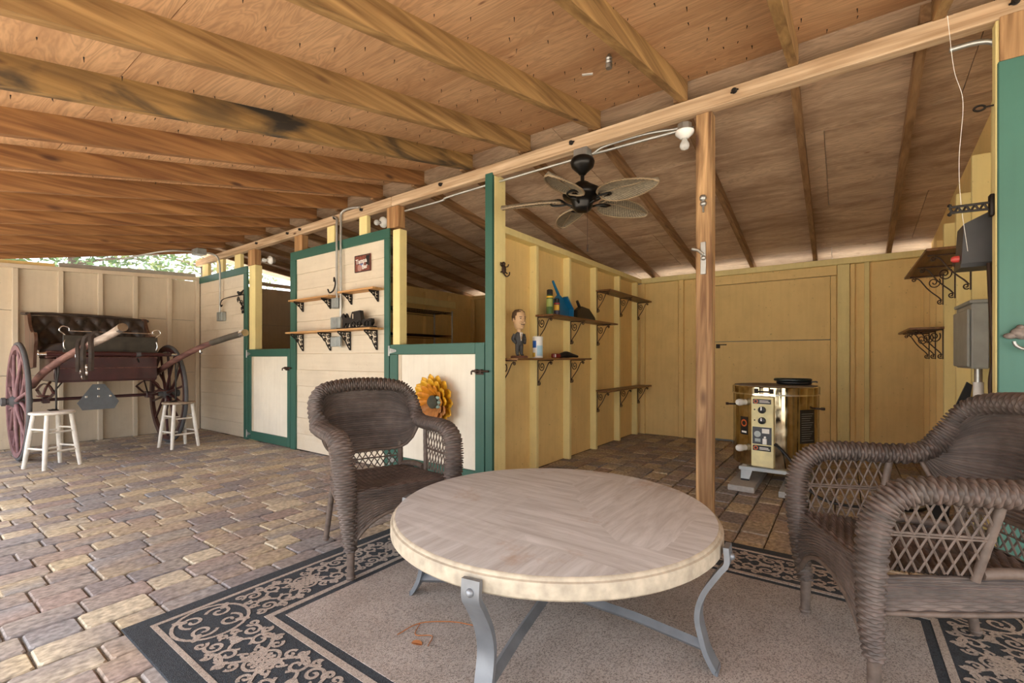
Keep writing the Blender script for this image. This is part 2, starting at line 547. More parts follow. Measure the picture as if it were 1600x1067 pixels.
def paver_geo(mb_v, mb_f, tints, x, y, w, L, r):
    g, c, zt = 0.0026, 0.010, r.uniform(-0.003, 0.002)
    j = lambda: r.uniform(-0.0025, 0.0025)
    o = [(x + g + abs(j()), y + g + abs(j())), (x + w - g - abs(j()), y + g + abs(j())), (x + w - g - abs(j()), y + L - g - abs(j())), (x + g + abs(j()), y + L - g - abs(j()))]
    def inset(p, k):
        cx, cy = x + w / 2, y + L / 2
        return (p[0] + (k if p[0] < cx else -k), p[1] + (k if p[1] < cy else -k))
    # octagonal outline with worn corners, three rings
    def ring(k, cc, z):
        q = [inset(p, k) for p in o]
        out = []
        for i in range(4):
            p0, p1, p2 = Vector(q[i - 1]), Vector(q[i]), Vector(q[(i + 1) % 4])
            a = p1 + (p0 - p1).normalized() * cc; b_ = p1 + (p2 - p1).normalized() * cc
            out += [(a.x, a.y, z), (b_.x, b_.y, z)]
        return out
    tilt = (r.uniform(-0.006, 0.006), r.uniform(-0.006, 0.006))
    rings = [ring(0, c, -0.03), ring(0.0005, c, zt - 0.006), ring(0.0055, c, zt)]
    n = len(mb_v)
    for rg in rings:
        for (a, b_, z) in rg:
            mb_v.append((a, b_, z + (tilt[0] * (a - x) + tilt[1] * (b_ - y) if z > -0.02 else 0)))
    fs = []
    for k in range(2):
        for i in range(8):
            fs.append((n + k * 8 + i, n + k * 8 + (i + 1) % 8, n + (k + 1) * 8 + (i + 1) % 8, n + (k + 1) * 8 + i))
    fs.append(tuple(n + 16 + i for i in range(8)))
    mb_f += fs
    t1 = r.choice(TINTS); t2 = r.choice(TINTS)
    ax = r.randint(0, 7)
    for k in range(24):
        f_ = 1.0 if ((k % 8) - ax) % 8 < 4 else 0.0
        f_ = f_ * r.uniform(0.5, 1.0)
        tints.append(tuple(a * (1 - f_) + b_ * f_ for a, b_ in zip(t1, t2)) + (1.0,))
def set_tint(o, tints):
    at = o.data.color_attributes.new('tint', 'FLOAT_COLOR', 'POINT')
    at.data.foreach_set('color', [c for t in tints for c in t])
score = []
for k, (x, y, w, L) in enumerate(pav):
    p = pix(x + w / 2, y + L / 2, 0)
    s_ = 0
    if p and -40 < p[0] < 1640 and p[1] < 1090:
        hid = RUG[0] < x and x + w < RUG[1] and RUG[2] < y and y + L < RUG[3]
        if not hid: s_ = 1.0 / p[2] ** 3
    score.append((s_, k))
near = set(k for s_, k in sorted(score, reverse=True)[:295])
fv, ff, ft = [], [], []
for k, (x, y, w, L) in enumerate(pav):
    r = random.Random(1000 + k)
    if k in near:
        v, f, t = [], [], []
        paver_geo(v, f, t, x, y, w, L, r)
        o = mesh_obj('paver', v, f, M['paver'], floor, None, fix=False)
        set_tint(o, t)
    else:
        paver_geo(fv, ff, ft, x, y, w, L, r)
o = mesh_obj('farther_pavers', fv, ff, M['paver'], floor, None, fix=False)
set_tint(o, ft); o['kind'] = 'stuff'
g = boxo('outdoor_ground', M['ground'], None, -60, 60, -60, 60, -0.3, -0.10); g['kind'] = 'structure'
# ------------------------------------------------------------------ walls
FY = 2.99
wl = struct('wall_left')
def lw_top(y): return 2.365 - 0.058 * (2.98 - y)
bands = [(0.0, 0.885), (0.89, 1.685), (1.69, None)]
for (za, zb_) in bands:
    for ya, yb in ((-1.3, 1.40), (1.402, Y_BACK)):
        mb = MB()
        tops = [(zb_ if zb_ else min(lw_top(y), 2.365)) for y in (ya, yb)]
        vs = [(x, y, z) for x in (-8.235, -8.21) for y, z in ((ya, za), (yb, za), (yb, tops[1]), (ya, tops[0]))]
        mb.add(vs, [(0, 1, 2, 3), (4, 5, 6, 7), (0, 1, 5, 4), (1, 2, 6, 5), (2, 3, 7, 6), (3, 0, 4, 7)])
        mb.build('sheathing_panel', M['cream'] if True else None, wl)
for y in (-1.0, -0.6, -0.2, 0.2, 0.6, 1.0, 1.40, 1.79, 2.17, 2.58, 2.945):
    w = 0.05
    boxo('stud', M['cream'], wl, -8.21, -8.145, y - w / 2, y + w / 2, 0.0, lw_top(y) - 0.05, ch=0.004)
mb = MB()
vs = [(x, y, lw_top(y) + d) for x in (-8.21, -8.14) for y in (-1.3, 2.97) for d in (-0.05, 0.0)]
mb.add(vs, [(0, 1, 3, 2), (4, 6, 7, 5), (0, 4, 5, 1), (2, 3, 7, 6), (0, 2, 6, 4), (1, 5, 7, 3)])
mb.build('top_plate', M['cream'], wl)
boxo('gable_panel', M['cream'], wl, -8.235, -8.212, 3.1, 6.62, 2.367, 2.43)
mb = MB(); mb.beam((-8.27, 1.40, lw_top(1.4) + 0.035), (-8.27, 2.95, lw_top(2.95) + 0.03), 0.05, 0.07); mb.build('cap_board', M['panel_grey'], wl)
mb = MB(); mb.beam((-8.26, 0.0, lw_top(0.0) + 0.03), (-8.26, 1.36, lw_top(1.36) + 0.025), 0.05, 0.05); mb.build('cap_board', M['yellow_l'], wl)

boxo('light_leak_backing', M['panel_grey'], wl, -8.25, -8.236, -1.3, Y_BACK, -0.02, 2.10)  # added backing panel, blocks light leaking through the left sheathing joints
wf = struct('wall_front')
def planks(x0, x1, z0, z1, parent, n):
    zs = [z0 + (z1 - z0) * k / n for k in range(n + 1)]
    for k in range(n):
        off = random.uniform(-0.002, 0.002)
        boxo('plank', M['cream_h'], parent, x0, x1, FY - 0.008 + off, FY + 0.012, zs[k] + 0.0008, zs[k + 1] - 0.0008, ch=0.002)
planks(-8.205, -6.665, 0.01, 2.285, wf, 12)
planks(-5.35, -3.70, 0.01, 2.30, wf, 12)
G = M['green']
boxo('trim_board', M['green_h'], wf, -8.205, -6.575, FY - 0.03, FY - 0.008, 2.265, 2.36, ch=0.003)
boxo('trim_board', G, wf, -6.67, -6.575, FY - 0.032, FY - 0.006, 0.0, 2.262, ch=0.003)
boxo('trim_board', M['green_h'], wf, -5.46, -3.625, FY - 0.03, FY - 0.008, 2.288, 2.385, ch=0.003)
boxo('trim_board', G, wf, -5.46, -5.35, FY - 0.032, FY - 0.006, 0.0, 2.286, ch=0.003)
boxo('trim_board', G, wf, -3.70, -3.625, FY - 0.032, FY - 0.006, 0.0, 2.286, ch=0.003)
boxo('trim_board', G, wf, -2.405, -2.33, FY - 0.035, FY - 0.004, 0.0, 2.625, ch=0.003)
for x0, x1, z1 in ((-6.565, -6.40, 2.36), (-3.60, -3.50, 2.365)):
    boxo('jamb_post', M['yellow_l'], wf, x0, x1, FY - 0.004, FY + 0.09, 0.0, z1, ch=0.004)
boxo('jamb_post', M['yellow_l'], wf, -2.41, -2.33, FY - 0.003, FY + 0.15, 0.0, 2.625, ch=0.004)
boxo('jamb_post', M['stub'], wf, -5.46, -5.37, FY + 0.0, FY + 0.09, 0.0, 2.30, ch=0.004)
HZ = lambda x: 2.718 + 0.0085 * x
for x0, x1, z0 in ((-6.60, -6.41, 2.362), (-5.41, -5.25, 2.387), (-3.69, -3.515, 2.387)):
    boxo('stub_post', M['stub'], wf, x0, x1, FY - 0.006, FY + 0.08, z0, HZ(x0) - 0.09, ch=0.004)
for x0, x1 in ((-8.14, -7.93), (-7.63, -7.42), (-7.04, -6.86), (-4.75, -4.61), (-4.16, -4.03)):
    z0 = 2.30
    boxo('cripple_stud', M['yellow_l'], wf, x0, x1, FY + 0.012, FY + 0.06, z0, HZ(x0) - 0.088, ch=0.003)
mb = MB(); mb.beam((-8.3, 3.003, HZ(-8.3) - 0.045), (-3.60, 3.003, HZ(-3.6) - 0.045), 0.075, 0.092, ch=0.006); hb1 = mb.build('header_beam', M['header'], wf)
mb = MB(); mb.beam((-3.596, 3.003, HZ(-3.596) - 0.045), (1.6, 3.003, HZ(1.6) - 0.045), 0.075, 0.092, ch=0.006); hb2 = mb.build('header_beam', M['header'], wf)
mb = MB(); mb.beam((-0.75, 3.062, HZ(-0.75) - 0.015), (0.60, 3.062, HZ(0.6) - 0.01), 0.04, 0.075, ch=0.004); mb.build('header_cap', M['header'], wf)
# fence-wire insulators on the header
for hb, xs in ((hb1, (-6.30, -5.52, -5.24, -4.53, -4.06)), (hb2, (-2.92, -1.60, -0.52, 0.62))):
    for x in xs:
        mb = MB()
        z = HZ(x) - 0.04
        mb.lathe([(0.0, 0), (0.012, 0), (0.016, 0.006), (0.010, 0.012), (0.016, 0.018), (0.012, 0.026), (0, 0.026)], 10, T(x, 2.966, z) @ R(PI / 2, 'X'))
        mb.tube([(x - 0.02, 2.962, z - 0.004), (x + 0.022, 2.958, z + 0.006)], 0.005, 6)
        mb.build('insulator', M['iron'], hb)

# right end of the front: green board, yellow-sided post
boxo('end_board', M['green_l'], wf, 0.566, 0.86, FY - 0.034, FY - 0.012, 0.0, 2.435, ch=0.003)
boxo('end_post', M['yellow_l'], wf, 0.562, 0.66, FY - 0.011, FY + 0.05, 0.0, HZ(0.6) - 0.085, ch=0.003)
boxo('end_post_face', M['post_x'], wf, 0.572, 0.86, FY - 0.03, FY - 0.0115, 2.437, HZ(0.6) - 0.085, ch=0.002)

planks(0.865, 3.2, 0.01, 2.62, wf, 14)
# divider between the open bay and the closed stall
wm = struct('wall_divider')
Y = M['yellow']
ys = [3.145, 3.808, 4.476, 5.14, 5.854, 6.60]
for ya, yb in zip(ys[:-1], ys[1:]):
    boxo('sheathing_panel', Y, wm, -2.525, -2.50, ya - 0.022, yb - 0.024, 0.0, 2.20)
for y in (3.20, 3.808, 4.476, 5.14, 5.854, 6.494):
    boxo('stud', M['yellow_l'], wm, -2.50, -2.42, y - 0.048, y, 0.0, 2.20, ch=0.004)
boxo('top_plate', M['yellow_l'], wm, -2.525, -2.405, 3.145, 6.60, 2.201, 2.262, ch=0.004)

wb = struct('wall_back')
boxo('sheathing_panel', Y, wb, -8.2, -2.53, 6.61, 6.63, 0.0, 2.20)
for x0, x1 in ((-2.498, -1.88), (-1.878, -1.405)):
    boxo('sheathing_panel', Y, wb, x0, x1, 6.61, 6.63, 0.0, 2.19)
for x0, x1 in ((-0.12, 0.20), (0.202, 0.77)):
    boxo('sheathing_panel', Y, wb, x0, x1, 6.61, 6.63, 0.0, 2.19)
boxo('top_plate', M['yellow'], wb, -8.2, -2.55, 6.55, 6.64, 2.201, 2.262, ch=0.004)
boxo('top_plate', M['yellow_l'], wb, -2.39, 0.77, 6.55, 6.64, 2.192, 2.262, ch=0.004)
boxo('head_trim', M['yellow'], wb, -1.50, -0.06, 6.575, 6.61, 2.075, 2.19, ch=0.003)
for x0, x1, d in ((-2.418, -2.35, 0.035), (-1.865, -1.80, 0.045), (-1.66, -1.60, 0.02), (-1.50, -1.40, 0.035), (-0.12, -0.065, 0.03), (-0.055, 0.06, 0.05), (0.065, 0.11, 0.03), (0.195, 0.24, 0.05)):
    boxo('batten', M['yellow'] if d < 0.05 else M['yellow_l'], wb, x0, x1, 6.61 - d, 6.609, 0.0, 2.19 if not (-1.6 < x0 < -0.06) else 2.07, ch=0.003)
boxo('light_leak_backing', M['panel_grey'], wb, -8.2, 0.79, 6.641, 6.655, -0.02, 2.255)  # unseen sheet added behind the back wall to stop light leaks
db = struct('door_3')
for z0, z1 in ((0.03, 1.318), (1.326, 2.07)):
    boxo('door_leaf', Y, db, -1.398, -0.123, 6.592, 6.612, z0, z1, ch=0.003)
lt = MB(); lt.box(-1.38, -1.33, 6.575, 6.592, 1.235, 1.29, 0.004); lt.box(-1.33, -1.25, 6.58, 6.592, 1.275, 1.288, 0.002)
lt.build('latch', M['iron'], db)

wr = struct('wall_right')
mb = MB()
vs = [(x, y, z) for x in (0.77, 0.79) for y, z in ((3.0, 0), (6.65, 0), (6.65, zb(6.65)), (3.0, zb(3.0)))]
mb.add(vs, [(0, 1, 2, 3), (4, 5, 6, 7), (0, 1, 5, 4), (1, 2, 6, 5), (2, 3, 7, 6), (3, 0, 4, 7)])
mb.build('sheathing_panel', Y, wr)
for k, y in enumerate((3.20, 3.66, 4.17, 4.69, 5.20, 5.588, 5.964, 6.35)):
    top = [2.60, 2.55, 2.42, 2.32, 2.22, 2.16, 2.15, 2.15][k]
    boxo('stud', M['yellow_l'] if k < 5 else M['yellow'], wr, 0.68, 0.77, y, y + 0.045, 0.0, top, ch=0.004)

# walls of the closed stalls behind the half doors
wi = struct('wall_stall')
boxo('sheathing_panel', Y, wi, -5.66, -5.64, 3.1, 6.6, 0.0, 2.26)
for y in (3.5, 4.1, 4.7, 5.3, 5.9, 6.5):
    boxo('stud', Y, wi, -5.64, -5.57, y, y + 0.045, 0.0, 2.20, ch=0.004)
    boxo('stud', Y, wi, -5.73, -5.66, y, y + 0.045, 0.0, 2.20, ch=0.004)
boxo('rail', M['yellow_l'], wi, -5.57, -5.55, 3.1, 6.0, 1.98, 2.09, ch=0.003)
for x in (-5.0, -4.3, -3.6, -3.0):
    boxo('batten', Y, wi, x, x + 0.05, 6.57, 6.609, 0.0, 2.19, ch=0.003)

# ------------------------------------------------------------------ half doors
def hinge(parent, x, z, y=FY - 0.034, flip=1):
    mb = MB()
    mb.box(x - 0.018 * flip if flip > 0 else x, x if flip > 0 else x + 0.018, y - 0.006, y, z - 0.05, z + 0.05, 0.001)
    Mx = Matrix(((1, 0, 0, x), (0, 0, 1, y - 0.005), (0, 1, 0, z), (0, 0, 0, 1)))
    mb.prism([(0.0, -0.028), (0.10 * flip, -0.008), (0.10 * flip, 0.008), (0.0, 0.028)], 0, 0.004, Mx)
    mb.tube([(x, y - 0.006, z - 0.05), (x, y - 0.006, z + 0.05)], 0.007, 6)
    for q in (0.03, 0.075): mb.ball((x + q * flip, y - 0.006, z), 0.005, 6, 4)
    mb.build('hinge', M['galv'], parent, 40)
def half_door(name, x0, x1, zt, sl, sr, zb0, zb1):
    d = struct(name)
    y0, y1 = FY - 0.034, FY - 0.004
    boxo('top_rail', M['green_h'], d, x0, x1 - sr - 0.001, y0, y1, zt - 0.095, zt, ch=0.003)
    boxo('stile', M['green'], d, x0, x0 + sl, y0, y1, zb0, zt - 0.097, ch=0.003)
    boxo('stile', M['green'], d, x1 - sr, x1, y0, y1, zb0, zt, ch=0.003)
    boxo('bottom_rail', M['green_h'], d, x0 + sl + 0.001, x1 - sr - 0.001, y0, y1, zb0, zb1, ch=0.003)
    boxo('door_panel', M['white_cream'], d, x0 + sl + 0.001, x1 - sr - 0.001, y1 - 0.012, y1 + 0.006, zb1 + 0.001, zt - 0.097, ch=0.002)
    boxo('edge_strip', M['cream'], d, x0 + sl + 0.001, x0 + sl + 0.045, y1 - 0.018, y1 - 0.012, zb1 + 0.002, zt - 0.098, ch=0.001)
    hinge(d, x0, zt - 0.06); hinge(d, x0, zb1 - 0.04)
    mb = MB(); z = zt - 0.24
    mb.box(x1 - 0.09, x1 - 0.005, y0 - 0.006, y0, z - 0.03, z + 0.012, 0.002)
    mb.tube([(x1 - 0.12, y0 - 0.014, z), (x1 + 0.055, y0 - 0.014, z)], 0.009, 8)
    mb.box(x1 - 0.085, x1 - 0.065, y0 - 0.025, y0, z - 0.016, z + 0.016, 0.002); mb.box(x1 - 0.03, x1 - 0.012, y0 - 0.025, y0, z - 0.016, z + 0.016, 0.002)
    mb.tube([(x1 - 0.11, y0 - 0.014, z), (x1 - 0.115, y0 - 0.03, z - 0.005), (x1 - 0.112, y0 - 0.032, z - 0.03)], 0.007, 6)
    mb.build('bolt_latch', M['rust_iron'], d, 40)
    return d
half_door('door_1', -6.565, -5.468, 1.222, 0.105, 0.06, 0.015, 0.125)
half_door('door_2', -3.61, -2.415, 1.234, 0.112, 0.10, 0.02, 0.15)

# ------------------------------------------------------------------ free-standing post of the open bay
post = thing('wooden_post', 'bare weathered wooden post standing between the stone table and the kiln, carrying the header', 'post', (-0.70, 3.045, 0))
MB().box(-0.048, 0.048, -0.045, 0.045, 0, HZ(-0.7) - 0.091, 0.006).build('shaft', M['post_x'], post)
mb = MB()
mb.box(-0.018, 0.014, -0.053, -0.045, 1.62, 1.82, 0.002); mb.tube([(-0.065, -0.07, 1.78), (-0.03, -0.06, 1.77), (0.0, -0.06, 1.74)], 0.009, 6); mb.ball((0.0, -0.056, 1.72), 0.016, 8, 5)
mb.build('hook_plate', M['galv'], post, 40)
mb = MB()
mb.ball((-0.002, -0.055, 2.09), 0.022, 8, 5); mb.ball((0.0, -0.055, 2.055), 0.02, 8, 5); mb.tube([(0, -0.06, 2.05), (0.002, -0.062, 2.0)], 0.006, 6)
mb.build('insulator', M['galv'], post, 40)

# ------------------------------------------------------------------ tree beyond the left wall
def leaf_mat(name, c):
    return plain(name, c, 0.6, var=0.35, scale=3)
M['leaf'] = leaf_mat('leaf_green', (0.06, 0.11, 0.035))
M['leaf2'] = leaf_mat('leaf_light_green', (0.14, 0.18, 0.06))
M['bark'] = plain('bark', (0.11, 0.08, 0.06), 0.9, bmp=0.5)
def tree(x, y, hh, rad, label, seed, mat):
    r = random.Random(seed)
    t = thing('shade_tree', label, 'tree', (x, y, -0.1), 0, 'trees beyond the left wall')
    mb = MB(); mb.tube(catmull([(0, 0, 0), (0.1, 0.05, hh * 0.3), (-0.05, 0.1, hh * 0.6), (0.05, 0, hh * 0.95)], 4), [0.17 - 0.13 * k / 12 for k in range(13)], 8)
    for k in range(9):
        a = r.uniform(0, 2 * PI); z0 = hh * r.uniform(0.35, 0.8); L = rad * r.uniform(0.6, 1.0)
        mb.tube([(0, 0, z0), (L * 0.5 * math.cos(a), L * 0.5 * math.sin(a), z0 + 0.25), (L * math.cos(a), L * math.sin(a), z0 + 0.35)], [0.05, 0.03, 0.012], 5)
    mb.build('trunk', M['bark'], t, 60)
    mb = MB()
    for k in range(2600):
        u = Vector((r.gauss(0, 1), r.gauss(0, 1), r.gauss(0, 1))).normalized() * (r.random() ** 0.4)
        c = Vector((u.x * rad, u.y * rad, hh * 0.68 + u.z * hh * 0.36))
        d = Vector((r.gauss(0, 1), r.gauss(0, 1), r.gauss(0, 0.6))).normalized(); e = d.orthogonal().normalized(); n = d.cross(e)
        s_ = r.uniform(0.06, 0.12)
        mb.add([c - d * s_, c + e * s_ * 0.4 + n * 0.01, c + d * s_, c - e * s_ * 0.4 + n * 0.01], [(0, 1, 2, 3)])
    f = mb.build('foliage', mat, t, None, False); f['kind'] = 'stuff'
    return t
tree(-14.5, 2.6, 6.2, 2.3, 'dark green leafy tree seen through the gap over the cart wall, nearer one', 1, M['leaf'])
tree(-17.5, 6.4, 7.0, 2.6, 'pale green leafy tree farther back, seen over the cart wall corner', 2, M['leaf2'])
# ------------------------------------------------------------------ rug
def rug_mat(name, c1, c2, sc=260.0):
    m, nt, b = new_mat(name)
    b.inputs['Roughness'].default_value = 0.95
    ck = node(nt, 'ShaderNodeTexVoronoi', Scale=sc)
    nt.links.new(coords(nt, (1, 1, 1), False), ck.inputs['Vector'])
    nz = node(nt, 'ShaderNodeTexNoise', Scale=5.0, Detail=4.0)
    nt.links.new(coords(nt, (1, 1, 1), False), nz.inputs['Vector'])
    r1 = ramp(nt, [(0.15, c2), (0.55, c1)], ck.outputs['Color'])
    r2 = ramp(nt, [(0.3, (0.86, 0.84, 0.82)), (0.7, (1.06, 1.06, 1.06))], nz.outputs['Fac'])
    nt.links.new(mix(nt, r1.outputs[0], r2.outputs[0], 1.0, 'MULTIPLY'), b.inputs['Base Color'])
    bump(nt, b, ck.outputs['Distance'], 0.5, 0.004)
    return m
M['rug_dark'] = rug_mat('charcoal_rug_weave', (0.040, 0.047, 0.056), (0.017, 0.021, 0.026))
M['rug_tan'] = rug_mat('tan_rug_weave', (0.43, 0.37, 0.325), (0.18, 0.15, 0.13))
M['rug_line'] = rug_mat('beige_rug_weave', (0.46, 0.39, 0.33), (0.25, 0.21, 0.18))
rx0, rx1, ry0, ry1 = RUG
RZ = 0.004
rug = thing('area_rug', 'charcoal and tan outdoor rug with scrollwork border under the round stone table', 'rug', ((rx0 + rx1) / 2, (ry0 + ry1) / 2, 0))
hx, hy = (rx1 - rx0) / 2, (ry1 - ry0) / 2
BW = 0.44                                   # border width
MB().box(-hx, hx, -hy, hy, RZ - 0.002, RZ + 0.007, 0.003).build('backing', M['rug_dark'], rug)
mb = MB(); mb.box(-hx + BW, hx - BW, -hy + BW, hy - BW, RZ + 0.0065, RZ + 0.0095, 0.001); mb.build('center_field', M['rug_tan'], rug)
def frame(d, w):
    mb = MB(); a, b_ = hx - d, hy - d; z0, z1 = RZ + 0.006, RZ + 0.0092
    mb.box(-a, a, -b_, -b_ + w, z0, z1); mb.box(-a, a, b_ - w, b_, z0, z1)
    mb.box(-a, -a + w, -b_ + w, b_ - w, z0, z1); mb.box(a - w, a, -b_ + w, b_ - w, z0, z1)
    return mb.build('border_stripe', M['rug_line'], rug)
frame(0.075, 0.018); frame(BW - 0.060, 0.026)
def ribbon(mb, pts, w, z):
    z += 5e-7 * (len(mb.v) % 997)
    P = [Vector((p[0], p[1], 0)) for p in pts]
    vs = []; fs = []
    for i, p in enumerate(P):
        t = P[min(i + 1, len(P) - 1)] - P[max(i - 1, 0)]
        if t.length < 1e-9: t = Vector((1, 0, 0))
        t.normalize(); n = Vector((-t.y, t.x, 0)) * (w / 2)
        vs += [(p.x + n.x, p.y + n.y, z), (p.x - n.x, p.y - n.y, z)]
    for i in range(len(P) - 1):
        fs.append((2 * i, 2 * i + 1, 2 * i + 3, 2 * i + 2))
    mb.add(vs, fs)
def spiral(cx, cy, r0, r1, a0, turns, n=26):
    out = []
    for k in range(n + 1):
        t = k / n
        r_ = r0 + (r1 - r0) * t; a = a0 + turns * 2 * PI * t
        out.append((cx + r_ * math.cos(a), cy + r_ * math.sin(a)))
    return out
def blob(mb, cx, cy, a, b_, rot, z, n=10):
    z += 5e-7 * (len(mb.v) % 997)
    vs = [(cx, cy, z)]
    for k in range(n):
        t = 2 * PI * k / n
        x, y = a * math.cos(t), b_ * math.sin(t)
        vs.append((cx + x * math.cos(rot) - y * math.sin(rot), cy + x * math.sin(rot) + y * math.cos(rot), z))
    mb.add(vs, [(0, k + 1, (k + 1) % n + 1) for k in range(n)])
def motif():
    """one repeat of the border scrollwork, along x in [-.5,.5], across y in [-.5,.5] (unit = band width)"""
    L = []; Bl = []
    for sx in (-1, 1):
        for sy in (-1, 1):
            f = lambda pts: L.append([(sx * p[0], sy * p[1]) for p in pts])
            f(spiral(0.46, 0.22, 0.02, 0.17, 0.5, 1.35))
            f(spiral(0.78, 0.25, 0.015, 0.13, PI - 0.4, -1.3))
            f(spiral(0.70, 0.02, 0.015, 0.085, -0.8, 1.2, 18))
            f([(0.12 + 0.0 * k, 0) if False else (0.10 + 0.36 * k / 12, 0.05 + 0.34 * math.sin(PI * 0.5 * k / 12)) for k in range(13)])
            f([(0.30 + 0.42 * k / 12, 0.40 - 0.10 * math.sin(PI * k / 12)) for k in range(13)])
            f(spiral(0.18, 0.30, 0.01, 0.09, 2.2, -1.1, 16))
            f(spiral(0.30, 0.40, 0.01, 0.075, 0.3, 1.2, 16)); f(spiral(0.63, 0.40, 0.01, 0.075, 2.6, -1.2, 16)); f(spiral(0.95, 0.36, 0.01, 0.09, 3.6, 1.2, 16)); f(spiral(0.27, 0.08, 0.01, 0.08, 4.0, 1.1, 16)); f([(0.46 + 0.40 * k / 10, 0.06 + 0.10 * math.sin(2 * PI * k / 10)) for k in range(11)]); f(spiral(0.93, 0.07, 0.01, 0.07, 1.0, -1.2, 14))
            Bl.append((sx * 0.60, sy * 0.34, 0.05, 0.025, sx * sy * 0.6)); Bl.append((sx * 0.33, sy * 0.11, 0.055, 0.025, sx * sy * 0.9)); Bl.append((sx * 0.89, sy * 0.13, 0.045, 0.022, -sx * sy * 0.7))
    for k in range(-2, 3):
        for q in (-1, 0, 1):
            if abs(k) + abs(q) < 3: Bl.append((k * 0.055, q * 0.085, 0.0, 0.0, 0))
    for s_ in (-1, 1):
        for o in (-0.12, -0.04, 0.04, 0.12):
            L.append([(o - s_ * 0.10, -0.16), (o + s_ * 0.10, 0.16)])
    L.append([(0.17 * math.cos(a * PI / 12), 0.23 * math.sin(a * PI / 12)) for a in range(25)])
    L.append([(0.95 + 0.06 * math.cos(a * PI / 6), 0.40 * math.sin(a * PI / 12)) for a in range(-6, 7)])
    return L, Bl
LN, BLOBS = motif()
band = BW - 0.06 - 0.093 - 0.02
sc_mb = MB()
zc = RZ + 0.0088
def place(cx, cy, ang, sx, sy):
    ca, sa = math.cos(ang), math.sin(ang)
    f = lambda p: (cx + ca * p[0] * sx - sa * p[1] * sy, cy + sa * p[0] * sx + ca * p[1] * sy)
    for l in LN: ribbon(sc_mb, [f(p) for p in l], 0.0135, zc)
    for (x, y, a, b_, rot) in BLOBS:
        if a > 0:
            q = f((x, y)); blob(sc_mb, q[0], q[1], a * sx, b_ * sx, rot + ang, zc)
off = 0.093 + 0.01 + band / 2
nx, ny = 4, 3
lx = (2 * hx - 2 * (off + band / 2)) / nx; ly = (2 * hy - 2 * (off + band / 2)) / ny
for k in range(nx):
    for s_ in (-1, 1):
        place(-hx + off + band / 2 + lx * (k + 0.5), s_ * (hy - off), 0, lx / 2 * 0.98, band)
for k in range(ny):
    for s_ in (-1, 1):
        place(s_ * (hx - off), -hy + off + band / 2 + ly * (k + 0.5), PI / 2, ly / 2 * 0.98, band)
for sx in (-1, 1):
    for sy in (-1, 1):
        cx, cy = sx * (hx - off), sy * (hy - off)
        for k in range(4):
            a = k * PI / 2 + PI / 4
            ribbon(sc_mb, [(p[0], p[1]) for p in spiral(cx + 0.07 * math.cos(a), cy + 0.07 * math.sin(a), 0.006, 0.05, a, 1.3)], 0.0135, zc)
            blob(sc_mb, cx + 0.12 * math.cos(a), cy + 0.12 * math.sin(a), 0.03, 0.014, a, zc)
        ribbon(sc_mb, [(cx + 0.135 * math.cos(t * PI / 12), cy + 0.135 * math.sin(t * PI / 12)) for t in range(25)], 0.0135, zc)
sc_mb.build('scroll_pattern', M['rug_line'], rug, None, False)
TOPZ = RZ + 0.0095

# ------------------------------------------------------------------ round stone table
m, nt, b = new_mat('travertine')
b.inputs['Roughness'].default_value = 0.55
v = coords(nt, (1, 1, 1), False)
n1 = node(nt, 'ShaderNodeTexNoise', Scale=1.0, Detail=8.0, Roughness=0.65, Distortion=0.6)
sepv = node(nt, 'ShaderNodeTexVoronoi', Scale=2.2); sepv.distance = 'CHEBYCHEV'; sepv.feature = 'F1'
nt.links.new(v, sepv.inputs['Vector'])
mp = nt.nodes.new('ShaderNodeMapping'); mp.inputs['Scale'].default_value = (26, 3.0, 6)
nt.links.new(v, mp.inputs['Vector']); nt.links.new(mp.outputs[0], n1.inputs['Vector'])
n1b = node(nt, 'ShaderNodeTexNoise', Scale=1.0, Detail=8.0, Roughness=0.65, Distortion=0.6)
mp2 = nt.nodes.new('ShaderNodeMapping'); mp2.inputs['Scale'].default_value = (3.0, 26, 6)
nt.links.new(v, mp2.inputs['Vector']); nt.links.new(mp2.outputs[0], n1b.inputs['Vector'])
st = [(0.28, (0.40, 0.375, 0.35)), (0.5, (0.55, 0.54, 0.52)), (0.72, (0.70, 0.69, 0.675))]
ra = ramp(nt, st, n1.outputs['Fac']); rb = ramp(nt, st, n1b.outputs['Fac'])
sel = ramp(nt, [(0.49, (0, 0, 0)), (0.51, (1, 1, 1))], sepv.outputs['Color'])
cc = mix(nt, ra.outputs[0], rb.outputs[0], sel.outputs[0])
ns = node(nt, 'ShaderNodeTexNoise', Scale=2.4, Detail=6.0, Roughness=0.7)
nt.links.new(v, ns.inputs['Vector'])
rs = ramp(nt, [(0.56, (0, 0, 0)), (0.70, (0.75, 0.75, 0.75))], ns.outputs['Fac'])
cc = mix(nt, cc, (0.40, 0.25, 0.15), rs.outputs[0])
nt.links.new(cc, b.inputs['Base Color']); bump(nt, b, n1.outputs['Fac'], 0.12, 0.003)
M['stone'] = m
M['stone_edge'] = plain('pale_stone_edge', (0.43, 0.37, 0.28), 0.7, var=0.22, scale=25, bmp=0.3)
M['pewter'] = plain('blue_grey_pewter', (0.23, 0.245, 0.265), 0.45, 0.55, var=0.2, scale=9)
TBX, TBY, TBR, TBZ = -1.005, 1.685, 0.665, 0.48
tb = thing('coffee_table', 'round stone-topped coffee table on curved grey metal legs, centre of the rug', 'table', (TBX, TBY, TOPZ))
zt = TBZ - TOPZ
mb = MB(); mb.lathe([(0.0, zt), (TBR - 0.03, zt), (TBR - 0.018, zt - 0.001)], 96)
mb.build('stone_top', M['stone'], tb, 40)
